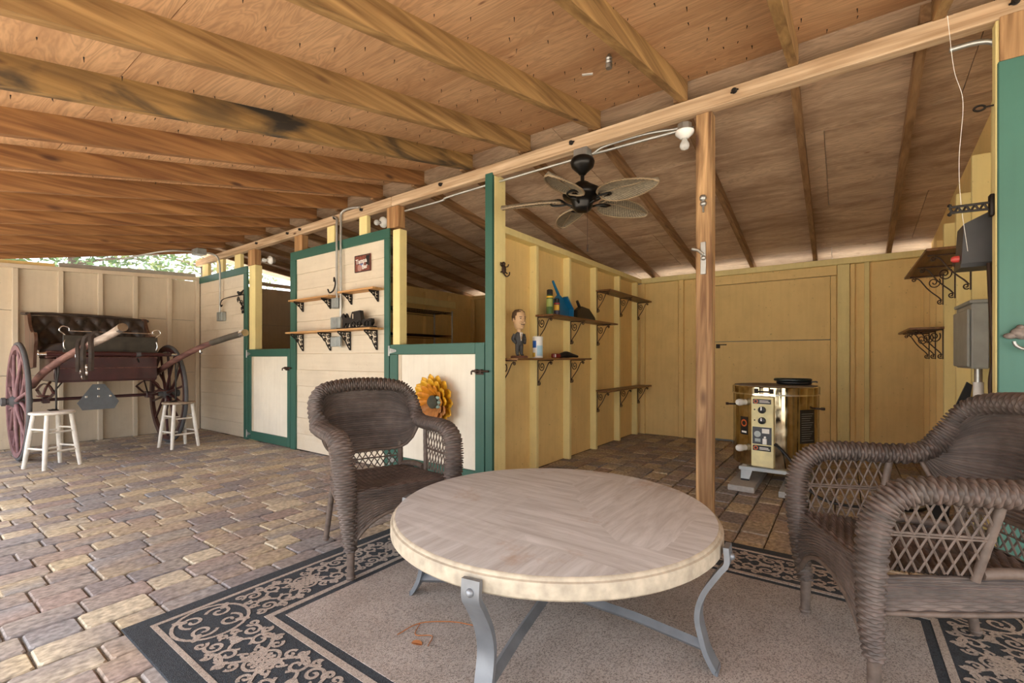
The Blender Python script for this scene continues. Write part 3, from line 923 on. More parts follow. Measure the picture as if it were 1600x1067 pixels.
mb = MB(); mb.lathe([(TBR - 0.018, zt - 0.001), (TBR - 0.012, zt - 0.006), (TBR - 0.010, zt - 0.012), (TBR - 0.003, zt - 0.015), (TBR, zt - 0.022), (TBR, zt - 0.060), (TBR - 0.008, zt - 0.068), (TBR - 0.06, zt - 0.068), (0.0, zt - 0.066)], 96)
mb.build('stone_edge', M['stone_edge'], tb, 40)
LEGS = [2, -79, -160, 100]
for a in LEGS:
    an = math.radians(a)
    ca, sa = math.cos(an), math.sin(an)
    prof = [(TBR + 0.018, zt - 0.02), (TBR + 0.02, zt - 0.075), (TBR - 0.005, zt - 0.115), (TBR - 0.055, zt - 0.20), (TBR - 0.075, zt - 0.28), (TBR - 0.06, zt - 0.36), (TBR - 0.045, 0.060), (TBR - 0.018, 0.014), (TBR - 0.008, 0.0115)]
    P = catmull([(r_ * ca, r_ * sa, z) for r_, z in prof], 5)
    mb = MB()
    tg = Vector((-sa, ca, 0))
    n = len(P)
    for i in range(n - 1):
        pass
    vs = []; fs = []
    for i, p in enumerate(P):
        t = P[min(i + 1, n - 1)] - P[max(i - 1, 0)]; t.normalize()
        nr = t.cross(tg).normalized()
        wd = 0.030; th = 0.009
        for (u, w_) in ((-1, -1), (1, -1), (1, 1), (-1, 1)):
            vs.append(p + tg * (u * wd) + nr * (w_ * th))
    for i in range(n - 1):
        for k in range(4):
            l = (k + 1) % 4
            fs.append((4 * i + k, 4 * i + l, 4 * i + 4 + l, 4 * i + 4 + k))
    fs += [(0, 1, 2, 3), tuple(4 * (n - 1) + k for k in range(4))]
    mb.add(vs, fs)
    leg = mb.build('leg', M['pewter'], tb, 35)
    rv = MB(); rv.ball(((TBR + 0.030) * ca, (TBR + 0.030) * sa, zt - 0.055), 0.013, 10, 6); rv.build('rivet', M['pewter'], leg, 60)
    mb = MB()
    mb.tube([(0.0, 0.0, 0.11), ((TBR * 0.55) * ca, (TBR * 0.55) * sa, 0.10), ((TBR - 0.055) * ca, (TBR - 0.055) * sa, 0.075)], 0.022, 4, flat=0.9, up=(0, 0, 1))
    mb.build('stretcher', M['pewter'], tb)

# ------------------------------------------------------------------ wicker armchairs
M['wicker'] = attr_mat('woven_wicker', 0.6, 22.0, 0.30, 0.0)
M['wicker_plain'] = plain('wicker_cane', (0.125, 0.090, 0.070), 0.6, var=0.3, scale=30)
def weave(name, Pf, rows, stakes, parent, amp=0.0070, sub=4, closed_u=False, seed=0, rel=1.0, out=None):
    rr = 3
    nv = rows * rr + 1; nu = stakes * sub + (0 if closed_u else 1)
    V = np.linspace(0, 1, nv); U = np.linspace(0, 1, nu, endpoint=not closed_u)
    UU, VV = np.meshgrid(U, V)
    P = Pf(UU, VV)
    if closed_u:
        du = np.roll(P, -1, 1) - np.roll(P, 1, 1)
    else:
        du = np.gradient(P, axis=1)
    dv = np.gradient(P, axis=0)
    N = np.cross(du, dv); N /= (np.linalg.norm(N, axis=2, keepdims=True) + 1e-9)
    if closed_u:
        sgn = np.sum(N * (P - P.mean(1, keepdims=True)))
    else:
        sgn = np.sum(N * np.array(out))
    if sgn < 0: N = -N
    iv = np.arange(nv); row = iv // rr; fr = (iv % rr) / rr
    prof = np.where(iv % rr == 0, -1.9, 0.55)[:, None]
    wv = np.sin(PI * (UU * stakes) + PI * row[:, None])
    D = amp * rel * (prof + 0.55 * wv * (iv % rr != 0)[:, None])
    P = P + N * D[:, :, None]
    rs = np.random.RandomState(seed)
    rowc = rs.uniform(0.82, 1.15, rows + 1)
    warm = rs.uniform(0.96, 1.06, rows + 1)
    base = np.array([0.112, 0.082, 0.067])
    C = base[None, None, :] * rowc[row][:, None, None] * np.ones((nv, nu, 1))
    C[:, :, 0] *= warm[row][:, None]
    lowf = 1.0 + 0.22 * np.sin(UU * 9 + seed) * np.sin(VV * 7 + seed * 2)
    C *= lowf[:, :, None]
    idx = np.arange(nv * nu).reshape(nv, nu)
    if closed_u:
        a = idx[:-1, :]; b_ = np.roll(idx, -1, 1)[:-1, :]; c_ = np.roll(idx, -1, 1)[1:, :]; d = idx[1:, :]
    else:
        a = idx[:-1, :-1]; b_ = idx[:-1, 1:]; c_ = idx[1:, 1:]; d = idx[1:, :-1]
    F = np.stack([a.ravel(), b_.ravel(), c_.ravel(), d.ravel()], 1)
    me = bpy.data.meshes.new(name)
    me.from_pydata(P.reshape(-1, 3).tolist(), [], F.tolist())
    me.polygons.foreach_set('use_smooth', [True] * len(me.polygons))
    at = me.color_attributes.new('tint', 'FLOAT_COLOR', 'POINT')
    CA = np.ones((nv * nu, 4)); CA[:, :3] = C.reshape(-1, 3)
    at.data.foreach_set('color', CA.ravel())
    me.materials.append(M['wicker']); me.update()
    o = bpy.data.objects.new(name, me); COL.objects.link(o); o.parent = parent
    return o
ROLL = [(.262, -.268, .14), (.275, -.285, .27), (.290, -.292, .42), (.300, -.288, .56), (.303, -.255, .645), (.304, -.18, .685), (.304, -.06, .690), (.300, .06, .688), (.300, .15, .693), (.303, .225, .722), (.305, .278, .775), (.294, .315, .840), (.250, .338, .893), (.170, .350, .915), (.08, .355, .924), (0, .357, .926)]
def roll_curve():
    L = catmull(ROLL, 10)
    full = L + [Vector((-p.x, p.y, p.z)) for p in reversed(L[:-1])]
    A = np.array([list(p) for p in full])
    d = np.r_[0, np.cumsum(np.linalg.norm(np.diff(A, axis=0), axis=1))]
    return A, d
RC, RD = roll_curve()
def roll_at(s_):
    return np.stack([np.interp(s_, RD, RC[:, k]) for k in range(3)], -1)
def roll_tube(U, V, s0, s1):
    S = s0 + (s1 - s0) * V
    p = roll_at(S); e = 0.012
    t = roll_at(np.clip(S + e, 0, RD[-1])) - roll_at(np.clip(S - e, 0, RD[-1]))
    t /= np.linalg.norm(t, axis=-1, keepdims=True)
    hgt = p[..., 2]
    k = np.clip((p[..., 1] - 0.05) / 0.25, 0, 1); k = k * k * (3 - 2 * k)
    W = np.stack([np.sign(p[..., 0]) * (1 - k), k * 1.0, 0 * k], -1)
    W = W - t * np.sum(W * t, -1, keepdims=True); W /= (np.linalg.norm(W, axis=-1, keepdims=True) + 1e-9)
    Nn = np.cross(t, W)
    low = np.clip((0.45 - hgt) / 0.3, 0, 1) * (p[..., 1] < 0)
    a = (0.052 - 0.024 * low)[..., None]; b_ = (0.036 - 0.010 * low)[..., None]
    an = 2 * PI * U
    return p + W * (np.cos(an)[..., None] * a) + Nn * (np.sin(an)[..., None] * b_)
def make_chair(name, label):
    c = thing(name, label, 'chair', group='wicker armchairs')
    LT = RD[-1]; sA = LT * 0.30
    weave('arm_roll', lambda U, V: roll_tube(U, V, 0.0, sA), 72, 12, c, closed_u=True, seed=1, rel=.85)
    weave('arm_roll', lambda U, V: roll_tube(U, V, LT, LT - sA), 72, 12, c, closed_u=True, seed=2, rel=.85)
    weave('back_roll', lambda U, V: roll_tube(U, V, sA - 0.004, LT - sA + 0.004), 88, 12, c, closed_u=True, seed=3, rel=.85)
    # back rest
    def back(U, V):
        u = 2 * U - 1; au = np.abs(u)
        tz = 0.912 - 0.19 * au ** 6; ty = 0.352 - 0.11 * au ** 5; tx = 0.300 * u
        bz = 0.515 + 0.150 * au ** 7; by = 0.290 - 0.115 * au ** 2.5; bx_ = 0.292 * u
        blg = 0.035 * np.sin(PI * V) * (1 - au ** 4)
        return np.stack([bx_ + (tx - bx_) * V, by + (ty - by) * V + blg, bz + (tz - bz) * V], -1)
    weave('backrest', back, 32, 18, c, seed=4, out=(0, -1, .2))
    # seat
    def seat(U, V):
        y = -0.29 + 0.55 * V; w_ = 0.265 - 0.055 * V
        x = (2 * U - 1) * w_
        z = 0.435 - 0.03 * np.sin(PI * U) * np.sin(PI * V) - 0.03 * V - 0.012 * np.clip((0.06 - V) / 0.06, 0, 1) ** 2
        return np.stack([x, y, z], -1)
    weave('seat', seat, 40, 16, c, seed=5, out=(0, 0, 1))
    def apron(U, V):
        u = 2 * U - 1
        top = 0.432; bot = 0.315 - 0.145 * np.abs(u) ** 2.4
        z = bot + (top - bot) * V
        return np.stack([0.268 * u, -0.292 - 0.012 * np.sin(PI * V) + 0.0 * u, z], -1)
    weave('front_apron', apron, 24, 15, c, seed=6, out=(0, -1, 0))
    for s_ in (-1, 1):
        def side(U, V, s_=s_):
            y = -0.28 + 0.54 * U
            return np.stack([s_ * (0.272 - 0.055 * U + 0.008 * np.sin(PI * V)), y, 0.285 + 0.03 * U + (0.12 - 0.01 * U) * V], -1)
        weave('side_apron', side, 12, 15, c, seed=7 + s_, out=(s_, 0, 0))
    def rear(U, V):
        u = 2 * U - 1
        return np.stack([0.216 * u, 0.262 + 0.02 * (1 - u * u), 0.315 + 0.09 * V], -1)
    weave('rear_apron', rear, 14, 18, c, seed=9, out=(0, 1, 0))
    WP = M['wicker_plain']
    def wrapped(mb, pts, r0, r1):
        P = catmull(pts, 12)
        n = len(P)
        rr = [(r0 + (r1 - r0) * i / (n - 1)) * (1.0 if i % 2 else 1.07) for i in range(n)]
        mb.tube(P, rr, 10)
    for s_ in (-1, 1):
        mb = MB(); wrapped(mb, [(s_ * .262, -.268, .20), (s_ * .262, -.268, .10), (s_ * .262, -.270, 0.0)], .020, .017)
        mb.ball((s_ * .262, -.27, .013), .024, 10, 5, (1, 1, .5)); mb.build('front_leg', WP, c, 60)
        mb = MB(); wrapped(mb, [(s_ * .205, .262, .56), (s_ * .205, .25, .40), (s_ * .215, .27, .28), (s_ * .235, .325, 0.0)], .017, .016)
        mb.ball((s_ * .235, .325, .012), .023, 10, 5, (1, 1, .5)); mb.build('rear_leg', WP, c, 60)
        # arm lattice between front roll and slanted stay
        ya, yb = -.262, .015
        mb = MB(); wrapped(mb, [(s_ * .262, .0, .41), (s_ * .285, .055, .66)], .012, .013); mb.build('arm_stay', WP, c, 60)
        mb = MB()
        z0, z1 = .425, .655; hx_ = lambda z: s_ * (.262 + (z - .41) * .12)
        for k in range(-4, 10):
            for d in (-1, 1):
                pa = []
                for q in range(9):
                    z = z0 + (z1 - z0) * q / 8
                    y = ya + (yb - ya) * (k + 0.5) / 7.5 + d * (q / 8 - 0.5) * 0.105
                    lim = yb + (z - z0) * 0.22
                    if ya <= y <= lim: pa.append((hx_(z) + d * 0.003 * math.sin(q * PI), y, z))
                if len(pa) > 2: mb.tube(pa, .0038, 5)
        mb.tube([(hx_(.54), ya, .54), (hx_(.54), yb + .025, .54)], .005, 6); mb.tube([(hx_(.545), ya, .548), (hx_(.545), yb + .027, .548)], .004, 6)
        mb.build('arm_lattice', WP, c, 60)
        mb = MB(); mb.tube(catmull([(s_ * .255, .02, .43), (s_ * .245, .10, .435), (s_ * .225, .20, .425), (s_ * .21, .25, .41)], 6), .018, 8); mb.build('seat_edge_roll', WP, c, 60)
        mb = MB(); mb.tube(catmull([(s_ * .272, -.27, .288), (s_ * .25, 0, .30), (s_ * .218, .255, .315)], 6), .009, 7); mb.build('bottom_band', WP, c, 60)
    mb = MB()
    for k in range(-3, 14):
        for d in (-1, 1):
            pa = []
            for q in range(9):
                z = .405 + .115 * q / 8
                x = -.195 + .39 * (k + .5) / 10.5 + d * (q / 8 - .5) * .075
                if abs(x) <= .2: pa.append((x, .268 + .02 * (1 - (x / .2) ** 2) + d * .003, z))
            if len(pa) > 2: mb.tube(pa, .0036, 5)
    mb.tube([(-.2, .27, .465), (0, .288, .465), (.2, .27, .465)], .0045, 6)
    mb.build('back_lattice', WP, c, 60)
    mb = MB()
    mb.tube(catmull([(-.262, -.29, .178), (-.18, -.296, .262), (-.09, -.297, .303), (0, -.297, .313), (.09, -.297, .303), (.18, -.296, .262), (.262, -.29, .178)], 6), .010, 7)
    mb.build('apron_band', WP, c, 60)
    mb = MB(); P = []
    for k in range(21):
        u = -1 + k / 10; au = abs(u)
        P.append((0.292 * u, 0.288 - 0.115 * au ** 2.5, 0.513 + 0.150 * au ** 7))
    mb.tube(P, .010, 7); mb.build('back_band', WP, c, 60)
    return c
ch1 = make_chair('wicker_armchair', 'brown wicker armchair in front of the sunflower door, facing the table')
def seat_chair(c, foot, fdir, z, side):
    f = Vector((fdir[0], fdir[1], 0)).normalized()
    rz = math.atan2(f.y, f.x) + PI / 2          # local -y is the front
    loc = Vector((foot[0], foot[1], 0)) - Matrix.Rotation(rz, 3, 'Z') @ Vector((side * .262, -.27, 0))
    c.location = (loc.x, loc.y, z); c.rotation_euler = (0, 0, rz)
seat_chair(ch1, (-1.962, 1.368), (0.948, -0.319), TOPZ, -1)
ch2 = copy_tree(ch1)
ch2['label'] = 'brown wicker armchair at the right edge, below the green board, facing the table'
seat_chair(ch2, (-0.132, 2.327), (-0.916, -0.40), TOPZ, -1)
# ------------------------------------------------------------------ white stools under the cart shafts
M['stool_white'] = plain('worn_white_paint', (0.74, 0.70, 0.62), 0.5, var=0.14, scale=14)
M['stool_seat'] = wood('bare_stool_seat', (0.26, 0.20, 0.14), (0.50, 0.42, 0.33), 0)
def stool(loc, rz, label, seatmat):
    t = thing('wooden_stool', label, 'stool', loc, rz, 'white stools holding up the cart')
    MB().lathe([(0, .535), (.155, .535), (.172, .542), (.175, .553), (.168, .562), (0, .564)], 28).build('seat', seatmat, t, 40)
    top, bot = .100, .150
    corner = [(1, 1), (-1, 1), (-1, -1), (1, -1)]
    def at(k, z):
        f = bot + (top - bot) * z / .535
        return Vector((corner[k][0] * f, corner[k][1] * f, z))
    for k in range(4):
        MB().tube([at(k, 0), at(k, .25), at(k, .536)], [.0175, .022, .018], 10).build('leg', M['stool_white'], t, 50)
    for k in range(4):
        for z in ((.17, .36) if k % 2 else (.20, .39)):
            MB().tube([at(k, z), at((k + 1) % 4, z)], .010, 8).build('rung', M['stool_white'], t, 50)
    return t
stool((-6.53, 1.06, 0), math.radians(20), 'white four-legged stool beside the near cart wheel', M['stool_white'])
stool((-6.72, 2.22, 0), math.radians(8), 'white four-legged stool with bare wood seat beside the far cart wheel', M['stool_seat'])

# ------------------------------------------------------------------ two-wheeled horse cart
M['maroon'] = plain('maroon_paint', (0.050, 0.012, 0.013), 0.35, var=0.3, scale=8, coat=0.3)
M['maroon_w'] = wood('worn_maroon_wood', (0.07, 0.022, 0.020), (0.20, 0.095, 0.075), 0)
M['maroon_pale'] = plain('faded_purple_paint', (0.20, 0.105, 0.115), 0.6, var=0.3, scale=12)
M['rubber'] = plain('grey_rubber_tyre', (0.085, 0.085, 0.088), 0.8)
M['leather'] = plain('dark_leather', (0.040, 0.027, 0.020), 0.5, var=0.4, scale=18, bmp=0.4)
M['leather_g'] = plain('olive_black_leather', (0.048, 0.040, 0.028), 0.6, var=0.35, scale=10, bmp=0.3)
M['seat_wood'] = wood('seat_side_wood', (0.06, 0.028, 0.020), (0.17, 0.085, 0.055), 2, rough=0.4)
M['silver_wood'] = wood('weathered_shaft_wood', (0.20, 0.155, 0.13), (0.46, 0.38, 0.32), 0)
CX, CY = -7.25, 1.59
cart = thing('horse_cart', 'maroon two-wheeled horse cart with tufted leather seat, propped on stools', 'cart', (CX, CY, 0))
WR, WZ = .635, .637
def wheel(s_, rimmat):
    y = s_ * .68
    mb = MB()
    n = 56
    prof = [(WR - .078, -.020), (WR - .028, -.024), (WR - .028, .024), (WR - .078, .020)]
    My = T(0, y, WZ) @ R(-PI / 2, 'X')
    vs = []; fs = []
    for k in range(n):
        a = 2 * PI * k / n
        for (r_, h_) in prof: vs.append(My @ Vector((r_ * math.cos(a), r_ * math.sin(a), h_)))
    for k in range(n):
        j = (k + 1) % n
        for q in range(4):
            fs.append((4 * k + q, 4 * k + (q + 1) % 4, 4 * j + (q + 1) % 4, 4 * j + q))
    mb.add(vs, fs)
    w = mb.build('wheel', rimmat, cart, 40)
    mb = MB(); mb.tube([My @ Vector(((WR - .014) * math.cos(2 * PI * k / 64), (WR - .014) * math.sin(2 * PI * k / 64), 0)) for k in range(64)], .022, 8, closed=True)
    mb.build('tyre', M['rubber'], w, 60)
    Mh = T(0, y, WZ) @ R(-PI / 2 * 1, 'X')
    MB().lathe([(0, -.11), (.028, -.11), (.034, -.06), (.060, -.045), (.066, 0), (.060, .045), (.036, .07), (.036, .09), (.045, .095), (.045, .125), (.02, .135), (0, .135)] if s_ > 0 else [(0, -.135), (.02, -.135), (.045, -.125), (.045, -.095), (.036, -.09), (.036, -.07), (.060, -.045), (.066, 0), (.060, .045), (.034, .06), (.028, .11), (0, .11)], 16, Mh).build('hub', M['rubber'], w, 40)
    for k in range(14):
        a = 2 * PI * (k + .5) / 14
        d = Vector((math.cos(a), 0, math.sin(a)))
        mb = MB(); c0 = Vector((0, y + (.018 if k % 2 else -.018), WZ))
        mb.tube([c0 + d * .05, c0 + d * .22, Vector((0, y, WZ)) + d * (WR - .07)], [.021, .017, .014], 8, flat=1.0)
        mb.build('spoke', rimmat, w, 50)
wheel(-1, M['maroon_pale']); wheel(1, M['maroon'])
MB().tube([(0, -.66, WZ), (0, .66, WZ)], .018, 8).build('axle', M['maroon'], cart, 50)
# springs
for s_ in (-1, 1):
    mb = MB(); y = s_ * .47
    mb.tube(catmull([(-.46, y, .73), (-.2, y, .665), (0, y, .65), (.2, y, .665), (.42, y, .73)], 6), .017, 4, flat=.55, up=(0, 0, 1))
    mb.tube(catmull([(-.46, y, .73), (-.2, y, .80), (0, y, .815), (.2, y, .80), (.42, y, .73)], 6), .015, 4, flat=.55, up=(0, 0, 1))
    mb.box(-.05, .05, y - .03, y + .03, .60, .68, .005)
    mb.build('leaf_spring', M['maroon'], cart)
# body
def yz(y0, y1, x0, x1, z0, z1, name, mat, ch=.006): return boxo(name, mat, cart, x0, x1, y0, y1, z0, z1, ch=ch)
yz(-.43, .47, -.45, .30, .835, .875, 'floor_board', M['maroon'])
fr = yz(-.43, .47, .285, .315, .85, 1.12, 'front_panel', M['maroon'])
for z in (.985, 1.105): boxo('moulding', M['maroon_w'], fr, .312, .322, -.43, .47, z, z + .012, ch=.002)
for s_ in (-.44, .46): yz(s_ - .012, s_ + .012, -.45, .30, .85, 1.10, 'side_panel', M['maroon'])
yz(-.43, .47, -.46, -.44, .85, 1.10, 'rear_panel', M['maroon'])
bx_ = yz(-.46, .48, -.42, -.02, 1.10, 1.19, 'seat_box', M['maroon_w'])
# seat cushion + tufted back
def cush(name, x0, x1, y0, y1, z0, z1, mat):
    mb = MB(); n, m_ = 22, 12; vs = []; fs = []
    for i in range(m_ + 1):
        for j in range(n + 1):
            u, v_ = i / m_, j / n
            e = (1 - abs(2 * u - 1) ** 6) * (1 - abs(2 * v_ - 1) ** 8)
            vs.append((x0 + (x1 - x0) * u, y0 + (y1 - y0) * v_, z0 + (z1 - z0) * e))
    for i in range(m_):
        for j in range(n):
            a = i * (n + 1) + j; fs.append((a, a + 1, a + n + 2, a + n + 1))
    mb.add(vs, fs); return mb.build(name, mat, cart, 60)
cush('seat_cushion', -.42, -.02, -.47, .49, 1.19, 1.285, plain('slate_leather', (0.07, 0.072, 0.078), 0.4))
mb = MB(); n, m_ = 96, 30; vs = []; fs = []
for i in range(m_ + 1):
    for j in range(n + 1):
        v_, u = i / m_, j / n
        y = -.545 + 1.11 * u
        wrap = abs(2 * u - 1) ** 8 * .16
        z = 1.24 + .385 * v_ - .02 * (2 * u - 1) ** 2 * v_
        p, q = u * 14, v_ * 3.2
        d = .5 + .5 * math.cos(PI * (p + q)) * math.cos(PI * (p - q))
        x = -.43 - .13 * v_ + wrap * .6 + .035 * (abs(math.sin(PI * (p + q) / 2)) * abs(math.sin(PI * (p - q) / 2)))
        vs.append((x, y, z))
for i in range(m_):
    for j in range(n):
        a = i * (n + 1) + j; fs.append((a, a + 1, a + n + 2, a + n + 1))
mb.add(vs, fs); tuft = mb.build('tufted_backrest', M['leather'], cart, 179)
mb = MB()
for k in range(1, 14):
    for q in range(0, 4):
        u = (k + (.5 if q % 2 else 0)) / 14; v_ = (q + .35) / 4.0
        if .05 < u < .95: mb.ball((-.43 - .13 * v_ + .012, -.545 + 1.11 * u, 1.24 + .385 * v_), .008, 6, 4)
mb.build('button', M['leather'], tuft)
mb = MB(); mb.tube(catmull([(-.42, -.555, 1.62), (-.55, -.54, 1.63), (-.56, 0, 1.645), (-.55, .56, 1.62), (-.42, .575, 1.60)], 8), .018, 8); mb.build('back_rim', M['leather'], cart, 60)
boxo('back_board', M['seat_wood'], cart, -.60, -.575, -.54, .56, 1.20, 1.60, ch=.005)
for s_ in (-1, 1):
    y = .01 + s_ * .55
    Mx = Matrix(((1, 0, 0, 0), (0, 0, 1, y - .014), (0, 1, 0, 0), (0, 0, 0, 1)))
    poly = [(p.x, p.y) for p in catmull([(-.60, 1.62, 0), (-.44, 1.63, 0), (-.36, 1.50, 0), (-.22, 1.40, 0), (-.06, 1.385, 0), (-.02, 1.30, 0), (-.06, 1.19, 0), (-.10, 1.0, 0)], 5)] + [(-.40, .98), (-.44, 1.15), (-.56, 1.30)]
    MB().prism(poly, 0, .028, Mx).build('seat_side', M['seat_wood'], cart)
# dash board, rail
boxo('dash', M['leather_g'], cart, .255, .28, -.375, .485, 1.155, 1.36, ch=.004)
mb = MB(); mb.tube([(.275, -.33, 1.405), (.275, .45, 1.405)], .006, 8)
for s_, yy in ((-1, -.36), (1, .47)):
    mb.tube(catmull([(.27, yy - s_ * .015, 1.17), (.28, yy + s_ * .012, 1.25), (.27, yy - s_ * .005, 1.35), (.275, yy + s_ * .045, 1.41), (.275, yy + s_ * .02, 1.455), (.275, yy - s_ * .03, 1.44), (.275, yy - s_ * .035, 1.405)], 6), .006, 7)
mb.build('dash_rail', M['chrome'], cart, 60)
# swingle bar
mb = MB(); mb.tube([(.36, -.52, 1.145), (.36, .02, 1.155), (.36, .60, 1.145)], [.020, .028, .020], 10); bar = mb.build('swingle_bar', M['maroon'], cart, 60)
mb = MB()
for yy in (-.27, .27): mb.tube([(.36, yy - .022, 1.148), (.36, yy + .022, 1.15)], .030, 10)
mb.build('strap_collar', M['rubber'], bar, 50)
mb = MB()
for yy, s_ in ((-.52, -1), (.60, 1)): mb.tube([(.36, yy, 1.145), (.36, yy + s_ * .05, 1.145)], [.022, .016], 8); mb.ball((.36, yy + s_ * .055, 1.145), .018, 8, 5)
mb.build('ferrule', M['chrome'], bar, 50)
# shafts
def shaft(y0, y1, dz, tipmat):
    P = catmull([(-.10, y0, .83 + dz), (.55, y0, 1.00 + dz), (1.25, (y0 + y1) / 2, 1.19 + dz * .6), (1.75, y1, 1.30 + dz * .2), (2.25, y1, 1.365)], 6)
    mb = MB(); mb.tube(P[:19], [.036 - .006 * k / 18 for k in range(19)], 8); s1 = mb.build('shaft', M['maroon_w'], cart, 50)
    mb = MB(); k0 = P[15:]; mb.tube(k0, .0345, 10); mb.build('leather_wrap', tipmat, s1, 50)
    mb = MB(); d = (P[-1] - P[-2]).normalized(); mb.tube([P[-1] - d * .07, P[-1] + d * .012], .037, 10); mb.build('end_cap', M['chrome'], s1, 50)
    mb = MB(); p = P[12]; mb.tube([p + Vector((0, 0, -.03)), p + Vector((0, 0, -.06)), p + Vector((.03, 0, -.075)), p + Vector((.05, 0, -.055))], .007, 6); mb.build('trace_hook', M['chrome'], s1, 50)
    return s1
sh1 = shaft(-.56, -.35, -.035, M['silver_wood']); sh2 = shaft(.56, .64, .06, M['leather_g'])
# harness straps over the near shaft
mb = MB()
for k, (x, L, sx) in enumerate(((1.38, .26, .02), (1.50, .36, -.04), (1.62, .30, .03))):
    y = -.43 + .02 * k; z = 1.235 + (x - 1.38) * .21
    mb.tube(catmull([(x, y + .045, z - .05), (x, y + .02, z + .045), (x, y - .03, z + .02), (x + sx, y - .035, z - L * .5), (x - sx * .5, y - .03, z - L)], 5), .021, 4, flat=.2, up=(1, 0, 0))
hs = mb.build('harness_strap', M['leather'], cart)
mb = MB()
for x, z in ((1.38, .98), (1.46, .93), (1.61, .97), (1.60, 1.02)):
    mb.tube([(x + .018 * math.cos(a * PI / 5), -.45, z + .024 * math.sin(a * PI / 5)) for a in range(10)], .005, 6, closed=True)
mb.build('buckle', M['chrome'], hs, 60)
# brace rods, steps, props
mb = MB()
for s_ in (-1, 1): mb.tube([(.34, s_ * .25 + .02, 1.10), (.05, s_ * .45, .66)], .008, 6)
mb.build('brace_rod', M['iron'], cart, 60)
for s_ in (-1, 1):
    mb = MB(); y = s_ * .50
    mb.tube(catmull([(.12, y * .9, .84), (.22, y, .78), (.25, y * 1.05, .70)], 5), .012, 6); mb.box(.19, .32, y * 1.05 - .05, y * 1.05 + .05, .688, .70, .003)
    mb.build('step', M['maroon_w'], cart, 50)
for s_, xx in ((-1, .70), (1, .56)):
    mb = MB(); y = -.50 if s_ < 0 else .585; zt_ = 1.02 if s_ < 0 else 1.05
    mb.tube(catmull([(xx, y, zt_), (xx, y, .8), (xx + .005, y, .62), (xx - .01, y, .578), (xx - .06, y - .02, .572)], 5), .009, 6)
    mb.tube([(xx + .02, y + .02, zt_), (xx + .005, y, .8)], .007, 6)
    mb.box(xx - .11, xx + .01, y - .05, y + .02, .566, .574, .002)
    mb.build('prop_stand', M['iron'], cart, 50)
# slow-vehicle plate, back side
Mx = Matrix(((0, 0, 1, .06), (1, 0, 0, -.03), (0, 1, 0, .62), (0, 0, 0, 1)))
mb = MB(); mb.prism([(-.19, -.04), (-.145, -.125), (.145, -.125), (.19, -.04), (.055, .175), (-.055, .175)], 0, .004, Mx)
pl = mb.build('rear_warning_plate', plain('grey_plate_back', (0.16, 0.175, 0.19), 0.5, 0.3), cart)
mb = MB()
for y, z in ((-.11, .03), (.0, .03), (.11, .03), (0, .12)): mb.box(.064, .069, -.03 + y - .012, -.03 + y + .012, .62 + z - .012, .62 + z + .012, .002)
mb.build('bracket', M['chrome'], pl)
# ------------------------------------------------------------------ kiln
KX, KY = -0.50, 4.74
def gold():
    m, nt, b = new_mat('brass_coloured_steel')
    b.inputs['Metallic'].default_value = 1.0; b.inputs['Roughness'].default_value = 0.16
    nz = node(nt, 'ShaderNodeTexNoise', Scale=14.0, Detail=6.0); nt.links.new(coords(nt), nz.inputs['Vector'])
    r = ramp(nt, [(0.35, (0.42, 0.345, 0.22)), (0.65, (0.58, 0.51, 0.37))], nz.outputs['Fac']); nt.links.new(r.outputs[0], b.inputs['Base Color'])
    r2 = ramp(nt, [(0.4, (0.07,) * 3), (0.75, (0.24,) * 3)], nz.outputs['Fac']); nt.links.new(r2.outputs[0], b.inputs['Roughness'])
    return m
M['gold'] = gold()
M['kiln_cream'] = plain('kiln_panel_cream', (0.80, 0.71, 0.38), 0.5)
M['kiln_stand'] = plain('pale_blue_grey_paint', (0.50, 0.55, 0.57), 0.5)
M['brick_top'] = plain('firebrick_lid', (0.20, 0.155, 0.11), 0.9)
M['orange'] = plain('orange_print', (0.62, 0.13, 0.03), 0.5)
kz = .052
kiln = thing('pottery_kiln', 'gold metal electric pottery kiln with control panel on a pale stand', 'kiln', (KX, KY, kz))
NF = 12; a0 = math.radians(-98 + 15)
AP = .325                                # apothem
RR = AP / math.cos(PI / NF)
MB().lathe([(0, .118), (RR, .118), (RR, .735), (0, .735)], NF, None, a0).build('body', M['gold'], kiln, 40)
lid = MB().lathe([(0, .74), (RR + .006, .74), (RR + .006, .80), (RR - .004, .806), (0, .806)], NF, None, a0).build('lid', M['gold'], kiln, 40)
MB().lathe([(0, .8062), (RR - .01, .8062), (RR - .012, .812), (0, .812)], NF, None, a0).build('lid_slab', M['brick_top'], lid)
def rimband(z): return MB().lathe([(RR + .001, z - .006), (RR + .009, z - .006), (RR + .009, z + .006), (RR + .001, z + .006)], NF, None, a0)
rimband(.738).build('rim_band', M['chrome'], kiln)
FA = math.radians(-98)                   # panel direction
def face(ang, off=0.0):                  # frame on a facet: x along, y out, z up
    n = Vector((math.cos(ang), math.sin(ang), 0)); t = Vector((-n.y, n.x, 0))
    o = n * (AP + off)
    return Matrix(((t.x, n.x, 0, o.x), (t.y, n.y, 0, o.y), (0, 0, 1, 0), (0, 0, 0, 1)))
F = face(FA)
cp = MB().box(-.085, .085, 0.0, .055, .135, .725, .004, F).build('control_panel', M['kiln_cream'], kiln)
def label_plate(parent, M4, x0, x1, z0, z1, y=.056, mat=None, name='label_plate'):
    return MB().box(x0, x1, y - .001, y + .0015, z0, z1, 0, M4).build(name, mat or M['black'], parent)
def disc(parent, M4, x, z, r_, y, mat, name, th=.003, n=20):
    return MB().lathe([(0, 0), (r_, 0), (r_, th), (0, th)], n, M4 @ T(x, y, z) @ R(-PI / 2, 'X')).build(name, mat, parent, 40)
